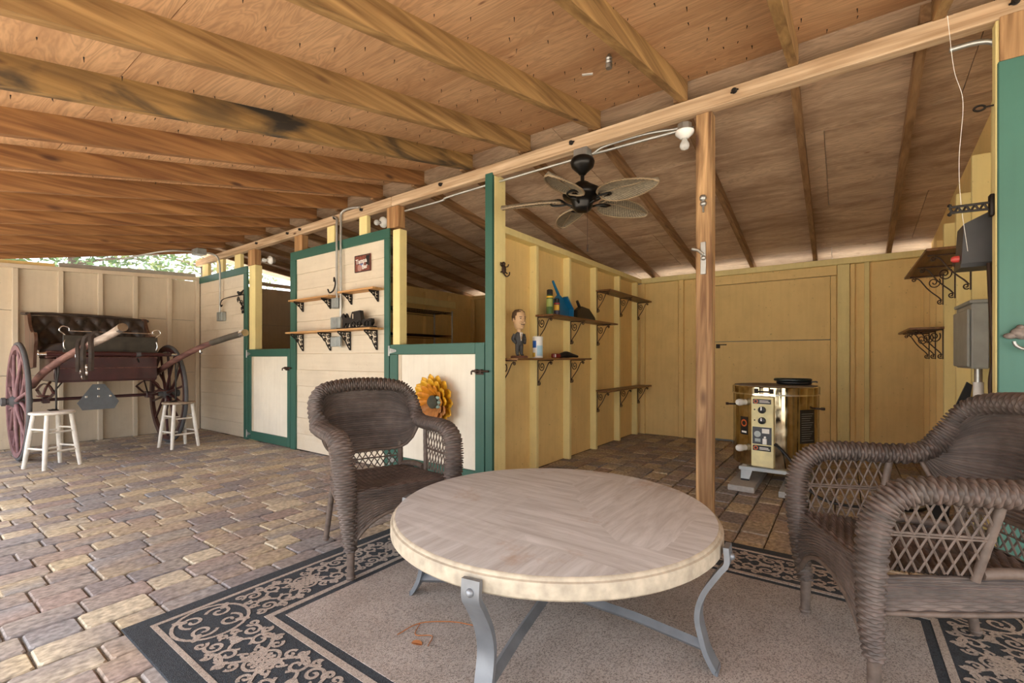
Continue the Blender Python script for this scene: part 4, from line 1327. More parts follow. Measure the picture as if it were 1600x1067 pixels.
for z0, z1 in ((.665, .705), (.270, .315)):
    p = label_plate(cp, F, -.072, .068, z0, z1, mat=M['black'] if z0 < .5 else M['dark_grey'])
    disc(p, F, -.049, (z0 + z1) / 2, .017, .0575, M['orange'], 'emblem', .0006); disc(p, F, -.049, (z0 + z1) / 2, .011, .0582, M['black'], 'emblem_ring', .0004)
    for k in range(2): MB().box(-.02, .058 - .01 * k, .0576, .0580, z0 + .012 + .012 * k, z0 + .018 + .012 * k, 0, F).build('print_line', M['paper'], p)
for z in (.615, .525):
    kn = MB().lathe([(0, 0), (.030, 0), (.027, .022), (.018, .026), (0, .026)], 16, F @ T(.0, .055, z) @ R(-PI / 2, 'X')).build('knob', M['black'], cp, 40)
    MB().box(-.003, .003, .055, .084, z - .002, z + .026, 0, F).build('pointer', M['chrome'], kn)
    disc(cp, F, -.058, z, .006, .055, M['black'], 'pilot_light', .004, 10)
ks = label_plate(cp, F, -.074, .072, .325, .470, mat=plain('dark_slate_print', (0.05, 0.055, 0.065), 0.4), name='timer_unit')
disc(ks, F, -.035, .410, .026, .057, M['box_grey'], 'dial', .005); MB().box(-.055, -.012, .0575, .059, .345, .372, 0, F).build('dial_mark', M['box_grey'], ks)
MB().box(.0, .055, .057, .060, .420, .458, 0, F).build('meter_window', M['paper'], ks); MB().box(.008, .040, .057, .078, .330, .378, .003, F).build('switch_lever', M['white'], ks); disc(ks, F, .024, .388, .008, .057, M['white'], 'lever_knob', .012)
FL = face(FA - 2 * PI / NF); FR_ = face(FA + 2 * PI / NF)
FL2 = face(FA - 4 * PI / NF)
for Mf, z in ((FL, .665), (FL, .265)):
    MB().lathe([(0, 0), (.026, 0), (.024, .03), (.030, .038), (.030, .07), (.022, .085), (0, .086)], 14, Mf @ T(.0, 0, z) @ R(-PI / 2, 'X')).build('peephole_plug', M['porcelain'], kiln, 40)
p = label_plate(kiln, FL, -.05, .03, .38, .535, y=.002, mat=M['black'], name='emblem_sticker'); disc(p, FL, -.01, .48, .032, .0035, M['orange'], 'emblem', .0006); disc(p, FL, -.01, .48, .020, .0042, M['black'], 'emblem_ring', .0004)
MB().box(-.035, .018, .0036, .004, .395, .410, 0, FL).build('print_line', M['paper'], p)
p = label_plate(kiln, face(FA + 4 * PI / NF), -.075, .075, .34, .62, y=.002, mat=M['black'], name='instruction_plate')
F2 = face(FA + 4 * PI / NF)
for k in range(13): MB().box(-.062, .062 - .012 * (k * 7 % 4), .0036, .004, .362 + k * .0185, .366 + k * .0185, 0, F2).build('print_line', M['box_grey'], p)
mb = MB(); mb.tube([(F @ Vector(v)) for v in ((-.06, .008, .765), (-.06, .03, .765), (.06, .03, .765), (.06, .008, .765))], .006, 6)
for q in (-.06, .06): mb.box(q - .015, q + .015, 0.006, .014, .75, .79, .002, F)
mb.build('lid_handle', M['iron'], kiln, 40)
for sg in (FA - 4.6 * PI / NF, FA + 5.2 * PI / NF):
    mb = MB(); Mf = face(sg); mb.box(-.012, .012, 0, .05, .62, .635, .003, Mf); mb.tube([Mf @ Vector((0, .05, .628)), Mf @ Vector((0, .075, .628))], .012, 8); mb.build('body_bracket', M['rust_iron'], kiln, 40)
# stand
st_ = MB()
for s_ in (-1, 1):
    for t_ in (-1, 1):
        x, y = s_ * .185, (-.33 if t_ < 0 else .235)
        Mx = Matrix(((s_, 0, 0, x), (0, 0, 1, y - .02), (0, 1, 0, 0), (0, 0, 0, 1)))
        st_.prism([(-.028, 0), (.028, 0), (.040, .115), (-.062, .115)], 0, .004, Mx)
        Mx = Matrix(((0, 0, 1, x + s_ * .035), (t_, 0, 0, y), (0, 1, 0, 0), (0, 0, 0, 1)))
        st_.prism([(-.02, 0), (.02, 0), (.02, .115), (-.03, .115)], 0, .004, Mx)
for yq in (-.33, .235): st_.box(-.235, .235, yq - .024, yq + .015, .088, .1175, .003)
for s_ in (-1, 1): st_.box(s_ * .20 - .02, s_ * .20 + .02, -.31, .22, .09, .117, .003)
st_.build('stand', M['kiln_stand'], kiln)
for s_ in (-1, 1):
    for t_ in (-1, 1): MB().box(s_ * .19 - .03, s_ * .19 + .034, (-.33 if t_ < 0 else .235) - .026, (-.33 if t_ < 0 else .235) + .02, 0.0, .012, .002).build('rubber_foot', M['black'], kiln)
cordP = [F @ Vector((.086, .03, .33)), F @ Vector((.13, .05, .31)), F @ Vector((.22, .08, .22)), F @ Vector((.34, .14, .05)), F @ Vector((.50, .16, -.03)), F @ Vector((.80, .05, -.035)), F @ Vector((1.02, -.15, -.03)), F @ Vector((1.10, -.35, .10))]
MB().tube(catmull(cordP, 8), .011, 8).build('power_cord', M['black'], kiln, 60)
for k, x in enumerate((-0.685, -0.315)):
    o = MB().box(x - .10, x + .10, 4.17, 4.99, .003, .0505, .005).build('concrete_slab', M['concrete'])
    tag(o, ['grey concrete slab under the left feet of the kiln', 'grey concrete slab under the right feet of the kiln'][k], 'slab', 'slabs under the kiln')
# folded black case on the lid
cs = thing('zip_case', 'flat black zippered case lying on top of the kiln lid', 'case', (-0.36, 4.84, kz + .813), math.radians(8))
mb = MB(); mb.lathe([(0, 0), (.120, 0), (.135, .008), (.140, .022), (.132, .030), (0, .032)], 20, Matrix.Diagonal((1.0, .75, 1, 1))); mb.build('case_bottom', M['black'], cs, 60)
mb = MB(); mb.lathe([(0, .033), (.145, .033), (.150, .045), (.142, .056), (0, .060)], 20, T(-.01, 0, 0) @ Matrix.Diagonal((1.0, .75, 1, 1))); mb.build('case_lid', plain('dark_green_black', (0.012, 0.018, 0.016), 0.35), cs, 60)
MB().tube([(.13, -.02, .028), (.165, -.03, .030), (.175, -.035, .026)], .006, 6).build('zip_pull', M['black'], cs, 50)

# ------------------------------------------------------------------ ceiling fan
M['bronze'] = plain('dark_bronze', (0.018, 0.016, 0.014), 0.32, 0.7)
M['palm'] = attr_mat('woven_palm_blade', 0.7, 60.0, 0.35, 0.0)
M['blade_rim'] = plain('blade_edge_cane', (0.30, 0.215, 0.125), 0.6)
fan = thing('ceiling_fan', 'bronze ceiling fan with five woven leaf blades hanging below the header', 'fan', (-1.533, 3.0, 2.20))
MB().box(-.055, .055, -.04, .04, .355, .415, .006).build('junction_box', M['galv'], fan)
MB().lathe([(0, .225), (.022, .228), (.035, .245), (.078, .285), (.088, .320), (.080, .345), (.060, .356), (0, .356)], 24).build('canopy', M['bronze'], fan, 50)
MB().lathe([(.014, .16), (.014, .23)], 10).build('downrod', M['bronze'], fan, 50)
MB().lathe([(0, .175), (.045, .172), (.075, .150), (.130, .118), (.145, .085), (.135, .060), (.090, .045), (.075, .02), (.070, -.01), (.055, -.032), (.03, -.04), (0, -.04)], 28).build('motor_housing', M['bronze'], fan, 50)
def blade(ang):
    n, m_ = 44, 16
    L0, L1 = .155, .60
    U = np.linspace(0, 1, n + 1); V = np.linspace(-1, 1, m_ + 1)
    vs = []; C = []
    for u in U:
        w_ = .105 * (math.sin(PI * min(1, u ** .72 * .97 + .03)) ** .62) + .004
        for v_ in V:
            x = L0 + (L1 - L0) * u; y = w_ * v_
            z = .055 - .02 * (abs(v_) ** 2) - .02 * u * u - .26 * y + .0035 * math.sin(u * n * PI * .9) * math.cos(v_ * m_ * 1.4)
            vs.append((x, y, z))
            q = (int(u * n) + int((v_ + 1) * m_ / 2)) % 2
            base = (.33, .27, .175) if q else (.14, .115, .085)
            C.append(base + (1.0,))
    fs = [(i * (m_ + 1) + j, i * (m_ + 1) + j + 1, (i + 1) * (m_ + 1) + j + 1, (i + 1) * (m_ + 1) + j) for i in range(n) for j in range(m_)]
    M4 = R(ang, 'Z')
    vs2 = [tuple(M4 @ Vector(v)) for v in vs]
    o = mesh_obj('blade', vs2, fs, M['palm'], fan, 179, False); set_tint(o, C)
    so = o.modifiers.new('thick', 'SOLIDIFY'); so.thickness = .006
    rim = [vs2[i * (m_ + 1)] for i in range(n + 1)] + [vs2[i * (m_ + 1) + m_] for i in reversed(range(n + 1))]
    MB().tube(rim, .0055, 6, closed=True).build('cane_rim', M['blade_rim'], o, 60)
    MB().tube([vs2[i * (m_ + 1) + m_ // 2] for i in range(0, n + 1, 4)], .005, 6).build('midrib', M['blade_rim'], o, 60)
    mb = MB(); pts = [(.06, 0, .005), (.11, 0, .022), (.16, .035, .045), (.22, .03, .040), (.235, 0, .038), (.22, -.03, .030), (.16, -.035, .028), (.11, 0, .022)]
    mb.tube([M4 @ Vector(p) for p in catmull(pts, 4)], .008, 6); mb.build('blade_iron', M['bronze'], fan, 60)
for k in range(5): blade(math.radians(-11 + 72 * k))
mb = MB(); mb.tube([(.055, -.03, -.02), (.056, -.032, -.29)], .0018, 5); mb.tube([(.056, -.032, -.29), (.056, -.032, -.34)], .006, 8); mb.build('pull_chain', M['rust_iron'], fan, 50)

# ------------------------------------------------------------------ bulbs in porcelain holders
def socket(x, y, z, tilt, label, axis='X'):
    s_ = thing('bare_bulb_lamp', label, 'lamp', (x, y, z))
    M4 = R(tilt, axis)
    MB().lathe([(0, .0), (.044, .0), (.044, .045), (0, .045)], 8, M4).build('junction_box', M['galv'], s_)
    MB().lathe([(0, -.001), (.058, -.001), (.056, -.016), (.036, -.034), (.026, -.044), (0, -.044)], 20, M4).build('lamp_holder', M['porcelain'], s_, 50)
    MB().lathe([(.014, -.044), (.016, -.055), (.028, -.078), (.030, -.094), (.022, -.112), (0, -.119)], 18, M4).build('bulb', M['bulb'], s_, 60)
    return s_
socket(-0.815, 3.0, 2.537, 0, 'bare bulb in a porcelain holder beside the top of the free-standing post')
socket(-3.93, 3.14, 2.535, math.radians(-75), 'bare bulb in a round holder above the sunflower door corner')
socket(-6.33, 3.16, 2.44, math.radians(-80), 'bare bulb in a round holder above the far half door')

# ------------------------------------------------------------------ conduits and boxes
def conduit(label, pts, r_=.011, boxes=(), smooth=6):
    t = thing('electrical_conduit', label, 'conduit', pts[0])
    o = Vector(pts[0])
    MB().tube([p - o for p in catmull(pts, smooth)], r_, 8).build('pipe', M['conduit'], t, 60)
    for (x0, x1, y0, y1, z0, z1) in boxes:
        b_ = boxo('outlet_box', M['box_grey'], t, x0 - o.x, x1 - o.x, y0 - o.y, y1 - o.y, z0 - o.z, z1 - o.z, ch=.004)
        mb = MB(); cx, cz = (x0 + x1) / 2 - o.x, (z0 + z1) / 2 - o.z; yy = y0 - o.y
        mb.box(cx - .042, cx + .042, yy - .006, yy + .0, cz - .05, cz + .05, .002); mb.build('cover_plate', M['box_grey'], b_)
    return t
conduit('straight conduit running behind the fan along the underside of the header', [(-3.50, 3.055, 2.552), (-3.0, 3.055, 2.553), (-2.85, 3.055, 2.572), (-1.6, 3.055, 2.585), (-0.86, 3.05, 2.575), (-0.775, 3.05, 2.565)], .010)
conduit('bowed white conduit arching from the fan box to the porcelain holder', [(-1.48, 3.05, 2.585), (-1.38, 3.06, 2.62), (-1.1, 3.065, 2.625), (-0.9, 3.06, 2.60), (-0.83, 3.045, 2.585)], .009)
conduit('grey conduit rising up the middle panel, left of the pair', [(-4.475, 2.945, 1.755), (-4.475, 2.945, 2.2), (-4.475, 2.945, 2.56), (-4.49, 2.955, 2.63), (-4.56, 2.952, 2.66)], .013, ((-4.535, -4.418, 2.915, 2.978, 1.645, 1.757),))
conduit('grey conduit rising up the middle panel and bending over the header, right of the pair', [(-4.40, 2.945, 1.22), (-4.40, 2.945, 1.8), (-4.40, 2.945, 2.6), (-4.39, 2.942, 2.655), (-4.33, 2.942, 2.686), (-4.2, 2.945, 2.688), (-4.08, 2.95, 2.672)], .013, ((-4.535, -4.36, 2.905, 2.93, 1.42, 1.545), (-4.535, -4.36, 2.905, 2.93, 1.228, 1.335)))
conduit('grey conduit hooking over the left plank panel to a small outlet', [(-7.33, 2.93, 1.77), (-7.33, 2.93, 2.2), (-7.33, 2.92, 2.50), (-7.37, 2.86, 2.60), (-7.40, 2.66, 2.60), (-7.42, 2.3, 2.55), (-7.9, 1.95, 2.44)], .013, ((-7.42, -7.25, 2.92, 2.978, 1.645, 1.775),))
gb = boxo('ceiling_junction_box', M['box_grey'], None, -7.47, -7.28, 2.62, 2.74, 2.56, 2.64, ch=.004); tag(gb, 'grey junction box on the rafters above the left plank panel', 'box')
MB().tube(catmull([(0.42, 3.06, 2.60), (0.50, 3.06, 2.60), (0.56, 3.06, 2.585), (0.585, 3.07, 2.55), (0.59, 3.08, 2.48)], 6), .013, 8).build('conduit_elbow', M['conduit'], None, 60)
tag(bpy.data.objects['conduit_elbow'], 'short grey conduit elbow under the header at the right end post', 'conduit')

# ------------------------------------------------------------------ wall shelves
def scroll_bracket(parent, M4, w, h_, mat, r_=.005):
    mb = MB()
    f = lambda p: M4 @ Vector((p[0] * w, 0, -p[1] * h_))
    mb.tube([f((0, 0)), f((0, 1))], r_ * 1.2, 5); mb.tube([f((0, .01)), f((1, .01))], r_ * 1.2, 5)
    S = [(.92 + .07 * math.cos(a), .12 + .07 * math.sin(a)) for a in np.linspace(2.6, -2.6, 12)]
    arc = [(.04, .86), (.14, .74), (.30, .60), (.46, .44), (.58, .28), (.70, .12), (.84, .05)]
    mb.tube([f((p.x, p.y)) for p in catmull([(a, b_, 0) for a, b_ in arc], 5)], r_, 5)
    mb.tube([f(p) for p in spiral(.27, .24, .03, .20, 0.0, 1.6, 24)], r_ * .9, 5)
    mb.tube([f(p) for p in spiral(.10, .90, .015, .085, 0.5, 1.3, 14)], r_ * .9, 5)
    mb.tube([f(p) for p in spiral(.88, .10, .012, .075, 2.0, 1.3, 14)], r_ * .9, 5)
    return mb.build('scroll_bracket', mat, parent, 60)
def div_shelf(label, y0, y1, z, depth, bys):
    x0 = -2.418
    t = thing('wall_shelf', label, 'shelf', (x0, y0, z), 0, 'brown shelves on the divider studs')
    MB().box(0, depth, 0, y1 - y0, 0, .018, .002).build('board', M['shelf_brown'], t)
    for y in bys: scroll_bracket(t, T(.002, y - y0, -.001), depth * .86, .25, M['rust_iron'])
    return t
div_shelf('brown shelf with the figurine and canister, nearest the divider post', 3.16, 4.56, 1.085, .20, (3.18, 3.785, 4.452))
div_shelf('brown shelf with the spray cans and blue dustpan', 3.74, 5.28, 1.505, .20, (3.785, 4.452, 5.116))
div_shelf('empty upper brown shelf in the far corner of the open bay', 5.08, 6.52, 1.905, .19, (5.116, 5.83, 6.47))
div_shelf('empty lower brown shelf in the far corner of the open bay', 5.08, 6.52, .700, .19, (5.116, 5.83, 6.47))
def right_shelf(label, y0, y1, z, depth, bys):
    t = thing('wall_shelf', label, 'shelf', (.679, y0, z), 0, 'brown shelves on the right wall')
    MB().box(-depth, 0, 0, y1 - y0, 0, .018, .002).build('board', M['shelf_brown'], t)
    for y in bys: scroll_bracket(t, T(-.002, y - y0, -.001) @ R(PI, 'Z'), depth * .88, .25, M['rust_iron'])
right_shelf('upper brown shelf on the right wall, partly behind the black box', 4.02, 5.34, 1.80, .24, (4.19, 4.71, 5.22))
right_shelf('lower brown shelf on the right wall above the wicker chair', 5.17, 6.16, 1.345, .22, (5.22, 5.61, 5.985))
def fret_bracket(parent, x, z, w, h_):
    """pierced triangular cast bracket standing out from the plank wall"""
    mb = MB(); y0 = 2.98
    f = lambda p: Vector((x, y0 - p[0] * w, z - p[1] * h_))
    mb.tube([f((0.03, 0)), f((.03, 1))], .008, 5); mb.tube([f((0, .03)), f((1, .03))], .008, 5)
    mb.tube([f((.98, .06)), f((.62, .30)), f((.55, .42)), f((.40, .50)), f((.30, .68)), f((.06, .98))], .007, 5)
    for (cx, cy, r_) in ((.18, .18, .13), (.46, .16, .13), (.72, .13, .10), (.17, .44, .12), (.42, .38, .10), (.14, .68, .09)):
        mb.tube([f(p) for p in spiral(cx, cy, .02, r_, cx * 9, 1.4, 14)], .0055, 5)
    return mb.build('fretwork_bracket', M['iron'], parent, 60)
def plank_shelf(label, x0, x1, z, depth, bxs, bw, bh, rz=0.0):
    t = thing('wall_shelf', label, 'shelf', (0, 0, 0), 0, 'pine shelves on the plank panel')
    MB().box(x0, x1, 2.98 - depth, 2.979, z, z + .018, .002).build('board', M['shelf_pine'], t)
    for x in bxs: fret_bracket(t, x, z - .002, bw, bh)
    return t
plank_shelf('upper pine shelf on the middle panel, left board', -5.29, -4.47, 1.765, .14, (-5.20, -4.64), .12, .11)
plank_shelf('upper pine shelf on the middle panel, right board below the square sign', -4.31, -3.72, 1.785, .14, (-4.25, -3.81), .12, .11)
plank_shelf('long lower pine shelf on the middle panel carrying the black iron coach', -5.30, -3.73, 1.388, .17, (-5.20, -4.64, -4.275, -3.83), .16, .20)
# iron coach and horses
co = thing('iron_coach_figure', 'black cast iron horse and coach figure on the long pine shelf', 'figurine', (-4.05, 2.885, 1.407))
def plate(poly, y0, y1, name, parent=co, mat=None):
    Mx = Matrix(((1, 0, 0, 0), (0, 0, 1, 0), (0, 1, 0, 0), (0, 0, 0, 1)))
    return MB().prism(poly, y0, y1, Mx).build(name, mat or M['iron'], parent)
MB().box(-.30, .30, -.03, .03, 0, .014, .003).build('base', M['iron'], co)
hz = [(-.21, .014), (-.205, .09), (-.215, .12), (-.235, .125), (-.225, .145), (-.20, .165), (-.185, .155), (-.165, .12), (-.09, .11), (-.06, .10), (-.055, .014), (-.075, .014), (-.085, .06), (-.16, .06), (-.185, .014)]
plate(hz, -.016, -.002, 'horse'); plate([(x + .03, z) for x, z in hz], .004, .017, 'horse')
plate([(-.05, .04), (-.06, .12), (-.04, .17), (.09, .18), (.11, .10), (.12, .05), (.05, .03)], -.022, .022, 'coach_body')
boxo('coach_window', M['cream'], co, -.028, -.014, -.0235, -.022, .10, .15)
plate([(.12, .05), (.13, .085), (.27, .09), (.28, .05), (.25, .02), (.15, .02)], -.02, .02, 'tender')
for x in (-.01, .08, .20, .25):
    MB().tube([(x + .028 * math.cos(a * PI / 6), -.026, .04 + .028 * math.sin(a * PI / 6)) for a in range(12)], .006, 6, closed=True).build('wheel', M['iron'], co, 60)
# square sign
sg = thing('square_sign', 'small dark red square sign with white lettering on the middle panel', 'sign', (-4.055, 2.978, 2.09))
MB().box(-.13, .13, -.012, 0, -.088, .088, .002).build('board', plain('sign_red_brown', (0.20, 0.055, 0.035), 0.5, var=0.6, scale=30), sg)
for (x0, x1, z0, z1) in ((-.13, .13, .080, .088), (-.13, .13, -.088, -.080), (-.13, -.122, -.08, .08), (.122, .13, -.08, .08)):
    boxo('border', M['black'], sg, x0, x1, -.014, -.012, z0, z1)
boxo('blue_patch', plain('sign_blue', (0.10, 0.16, 0.35), 0.5), sg, -.055, .01, -.0128, -.012, -.035, -.002)
MB().lathe([(0, 0), (.036, 0), (.036, .001), (0, .001)], 18, T(-.045, -.012, -.045) @ R(PI / 2, 'X')).build('round_mark', plain('sign_pink', (0.42, 0.22, 0.18), 0.5), sg)
boxo('dark_patch', M['black'], sg, .06, .115, -.0126, -.012, -.03, .075)
def text(body, size, M4, mat, parent, ext=.0012, name='lettering', bold=0.0):
    cu = bpy.data.curves.new(name, 'FONT'); cu.body = body; cu.size = size; cu.extrude = ext; cu.align_x = 'CENTER'; cu.offset = bold; cu.resolution_u = 2
    tmp = bpy.data.objects.new(name + '_tmp', cu); COL.objects.link(tmp)
    dg = bpy.context.evaluated_depsgraph_get()
    me = bpy.data.meshes.new_from_object(tmp.evaluated_get(dg)); bpy.data.objects.remove(tmp)
    me.transform(M4); me.materials.clear(); me.materials.append(mat)
    o = bpy.data.objects.new(name, me); COL.objects.link(o); o.parent = parent
    return o
text('Tampa', .068, T(-.015, -.0145, .003) @ R(math.radians(-3), 'Y') @ R(PI / 2, 'X'), M['paper'], sg, bold=.001)
text('Bar', .066, T(.045, -.0145, -.058) @ R(math.radians(-8), 'Y') @ R(PI / 2, 'X'), M['paper'], sg, bold=.001)

# bird plant hanger on the left panel
bh = thing('bird_plant_hanger', 'black scrolled plant hanger with a bird beside the far half door', 'hanger', (-6.68, 2.955, 1.86))
mb = MB()
mb.tube(catmull([(0.02, 0, .115), (-.22, -.02, .11), (-.42, -.03, .10), (-.55, -.04, .075), (-.60, -.04, .02), (-.57, -.04, -.015), (-.54, -.04, .01)], 6), .007, 6); mb.tube([(.03, 0, .12), (.03, 0, -.14)], .008, 6)
for (cx, cz, r_) in ((-.03, 0.0, .045), (-.02, -.07, .035), (-.12, .06, .04), (.0, -.12, .025)): mb.tube([(cx + p[0], -.005, cz + p[1]) for p in spiral(0, 0, .006, r_, cz * 20, 1.5, 16)], .006, 5)
mb.tube([(-.14, 0, .10), (-.06, 0, .01), (.02, 0, -.06)], .006, 5); mb.build('scroll_arm', M['iron'], bh, 60)
mb = MB(); mb.ball((-.07, -.01, .135), .03, 10, 6, (1.5, .7, .8)); mb.ball((-.115, -.01, .155), .018, 8, 5); mb.tube([(-.13, -.01, .157), (-.15, -.01, .16)], [.006, .001], 5); mb.tube([(-.03, -.01, .14), (.04, -.01, .175)], [.016, .006], 5); mb.build('bird', M['iron'], bh, 60)
# iron coat hook hanging on the conduit pair
hk = MB(); hk.tube(catmull([(-4.46, 2.90, 1.93), (-4.44, 2.89, 1.97), (-4.42, 2.89, 1.90), (-4.44, 2.88, 1.83), (-4.50, 2.875, 1.81), (-4.535, 2.875, 1.85)], 6), .008, 7)
tag(hk.build('iron_hook', M['iron'], None, 60), 'black S-shaped hook hanging on the conduits above the upper pine shelf', 'hook')
# small hook on divider post
bk = thing('cast_iron_hook', 'dark cast iron animal-shaped hook on the yellow side of the divider post', 'hook', (-2.33, 3.10, 1.85))
mb = MB(); mb.ball((.012, 0, 0), .028, 10, 6, (.6, .9, 1.5)); mb.ball((.016, -.01, .045), .018, 8, 5)
for s_ in (-1, 1):
    mb.tube([(.01, s_ * .015, .02), (.015, s_ * .05, .03), (.02, s_ * .055, .05)], .006, 5); mb.tube([(.01, s_ * .015, -.015), (.015, s_ * .045, -.03)], .006, 5)
mb.build('body', M['rust_iron'], bk, 60)
MB().tube(catmull([(.012, 0, -.035), (.03, .01, -.06), (.055, .015, -.05), (.06, .015, -.025)], 5), .006, 6).build('hook_tip', M['rust_iron'], bk, 60)

# ------------------------------------------------------------------ metal sunflower on the half door
def petal_mat(name, c): return plain(name, c, 0.45, 0.2, var=0.25, scale=20)
PM = [petal_mat('golden_petal', (0.66, 0.34, 0.015)), petal_mat('amber_petal', (0.62, 0.23, 0.015)), petal_mat('rusty_petal', (0.46, 0.20, 0.06))]
sf = thing('metal_sunflower', 'yellow painted metal sunflower hung on the near half door', 'decoration', (-2.945, 2.955, .715))
def petal(ang, L, w_, lift, zoff, mat):
    vs = []; fs = []; n = 8
    for i in range(n + 1):
        u = i / n
        ww = w_ * (.35 + .65 * math.sin(PI * min(1, .12 + .80 * u)) ) * (1 if u < .85 else math.sqrt(max(.02, 1 - ((u - .85) / .15) ** 2)))
        for v_ in (-1, 0, 1):
            r_ = .05 + L * u
            y = -(zoff + lift * u - .05 * u * u * lift * 4 - (.012 if v_ == 0 else 0) * (1 - u))
            vs.append((r_ * math.cos(ang) - v_ * ww * math.sin(ang), y, r_ * math.sin(ang) + v_ * ww * math.cos(ang)))
    for i in range(n):
        for j in range(2):
            a = i * 3 + j; fs.append((a, a + 1, a + 4, a + 3))
    o = mesh_obj('petal', vs, fs, mat, sf, 60, False)
    so = o.modifiers.new('thick', 'SOLIDIFY'); so.thickness = .002
for ring_, (npet, L, w_, lift, zo, o_) in enumerate(((15, .20, .050, .085, .008, 0), (13, .165, .046, .12, .02, .2), (12, .115, .034, .11, .03, .1))):
    for k in range(npet):
        a = 2 * PI * (k + o_) / npet
        low = math.sin(a) < -.35
        petal(a, L, w_, lift, zo, PM[2] if low and ring_ > 0 else PM[1] if ring_ == 2 else PM[0])
MB().lathe([(0, 0), (.055, 0), (.06, .02), (.045, .04), (0, .045)], 18, T(0, -.055, 0) @ R(PI / 2, 'X')).build('seed_head', plain('grey_green_centre', (0.055, 0.055, 0.035), 0.8, bmp=0.8, scale=60), sf, 50)
mb = MB()
for a in (-.6, 0, .6): mb.ball((.070 * math.cos(a), -.065, .070 * math.sin(a)), .022, 8, 5, (1.4, .4, .7))
mb.build('patina_leaf', plain('verdigris', (0.26, 0.36, 0.29), 0.7, var=0.3), sf, 60)

# ------------------------------------------------------------------ things on the divider shelves
SZ1, SZ2 = 1.104, 1.524
fg = thing('man_figurine', 'big-headed figurine of a man in a dark suit on the lowest near shelf', 'figurine', (-2.31, 3.315, SZ1))
M['skin'] = plain('painted_skin', (0.62, 0.40, 0.22), 0.5); M['suit'] = plain('charcoal_suit', (0.055, 0.052, 0.050), 0.7); M['hair'] = plain('brown_hair', (0.09, 0.05, 0.025), 0.7)
fg.rotation_euler = (0, 0, math.radians(68))
MB().lathe([(0, 0), (.075, 0), (.078, .010), (.066, .020), (0, .020)], 20).build('base', plain('brown_base', (0.16, 0.065, 0.035), 0.5), fg, 40)
mb = MB()
def limb(pts, rs): mb.tube(catmull(pts, 4), [rs[0] + (rs[-1] - rs[0]) * i / (4 * (len(pts) - 1)) for i in range(4 * (len(pts) - 1) + 1)], 10)
for s_ in (-1, 1):
    limb([(s_ * .018, 0, .12), (s_ * .020, .002, .07), (s_ * .022, 0, .03)], [.021, .014]); mb.ball((s_ * .024, -.012, .027), .014, 8, 5, (.9, 1.6, .7))
    limb([(s_ * .044, 0, .205), (s_ * .062, .006, .165), (s_ * .045, -.018, .13)], [.018, .013])
mb.lathe([(0, .105), (.034, .11), (.040, .14), (.046, .18), (.044, .21), (.022, .228), (.012, .235), (0, .236)], 14, Matrix.Diagonal((1, .68, 1, 1)))
mb.build('suited_body', M['suit'], fg, 60)
mb = MB(); Mx = Matrix(((1, 0, 0, 0), (0, 0, 1, -.034), (0, 1, 0, 0), (0, 0, 0, 1))); mb.prism([(-.014, .222), (.014, .222), (.002, .15), (-.002, .15)], 0, .006, Mx); mb.build('shirt', M['paper'], fg)
mb = MB(); mb.prism([(-.004, .215), (.004, .215), (.005, .17), (0, .16), (-.005, .17)], -.003, .0, Mx); mb.build('tie', plain('tan_tie', (0.35, 0.20, 0.10), 0.6), fg)
mb = MB(); hc = .335
prof = [(0, -.088), (.030, -.082), (.044, -.060), (.050, -.030), (.054, 0), (.056, .03), (.050, .060), (.032, .082), (0, .090)]
mb.lathe(prof, 20, T(0, 0, hc) @ Matrix.Diagonal((1, 1.12, 1, 1)))
mb.ball((0, -.064, hc - .008), .013, 8, 5, (.8, 1.1, 1.3))
for s_ in (-1, 1): mb.ball((s_ * .056, .006, hc - .004), .016, 8, 5, (.45, .8, 1.25)); mb.ball((s_ * .022, -.052, hc - .026), .013, 8, 5)
mb.lathe([(.020, 0), (.018, .05)], 10, T(0, 0, .222)); mb.ball((0, -.046, hc - .072), .017, 8, 5, (1.1, .7, .7))
hd = mb.build('head', M['skin'], fg, 60)
mb = MB()
for s_ in (-1, 1): mb.ball((s_ * .021, -.0555, hc + .008), .0065, 8, 5, (1.2, .5, .8)); mb.tube([(s_ * .010, -.061, hc + .022), (s_ * .034, -.052, hc + .022)], .003, 5)
mb.tube([(-.018, -.054, hc - .042), (0, -.0605, hc - .047), (.018, -.054, hc - .042)], .003, 5); mb.build('eyes_and_mouth', plain('dark_features', (0.05, 0.025, 0.02), 0.5), hd, 60)
mb = MB(); mb.lathe([(.0565, -.005), (.060, .03), (.054, .066), (.034, .088), (0, .095)], 20, T(0, .010, hc) @ Matrix.Diagonal((1, 1.12, 1, 1))); mb.build('hair', M['hair'], hd, 60)

cn = thing('wipes_canister', 'white and blue cleaning wipes canister beside the figurine', 'canister', (-2.30, 3.60, SZ1))
MB().lathe([(0, 0), (.045, 0), (.047, .005), (.047, .165)], 24).build('body', M['white'], cn, 40)
MB().lathe([(.047, .165), (.049, .167), (.049, .195), (.044, .200), (0, .200)], 24).build('lid', M['white'], cn, 40)
def wrapband(parent, r_, z0, z1, a0_, a1_, mat, name):
    n = 14; vs = []
    for k in range(n + 1):
        a = a0_ + (a1_ - a0_) * k / n
        for z in (z0, z1): vs.append((r_ * math.cos(a), r_ * math.sin(a), z))
    return mesh_obj(name, vs, [(2 * k, 2 * k + 2, 2 * k + 3, 2 * k + 1) for k in range(n)], mat, parent, 60, False)
LB = plain('label_blue', (0.02, 0.12, 0.48), 0.4); LY = plain('label_yellow', (0.75, 0.48, 0.05), 0.4); LC = plain('label_pale_blue', (0.35, 0.55, 0.68), 0.4)
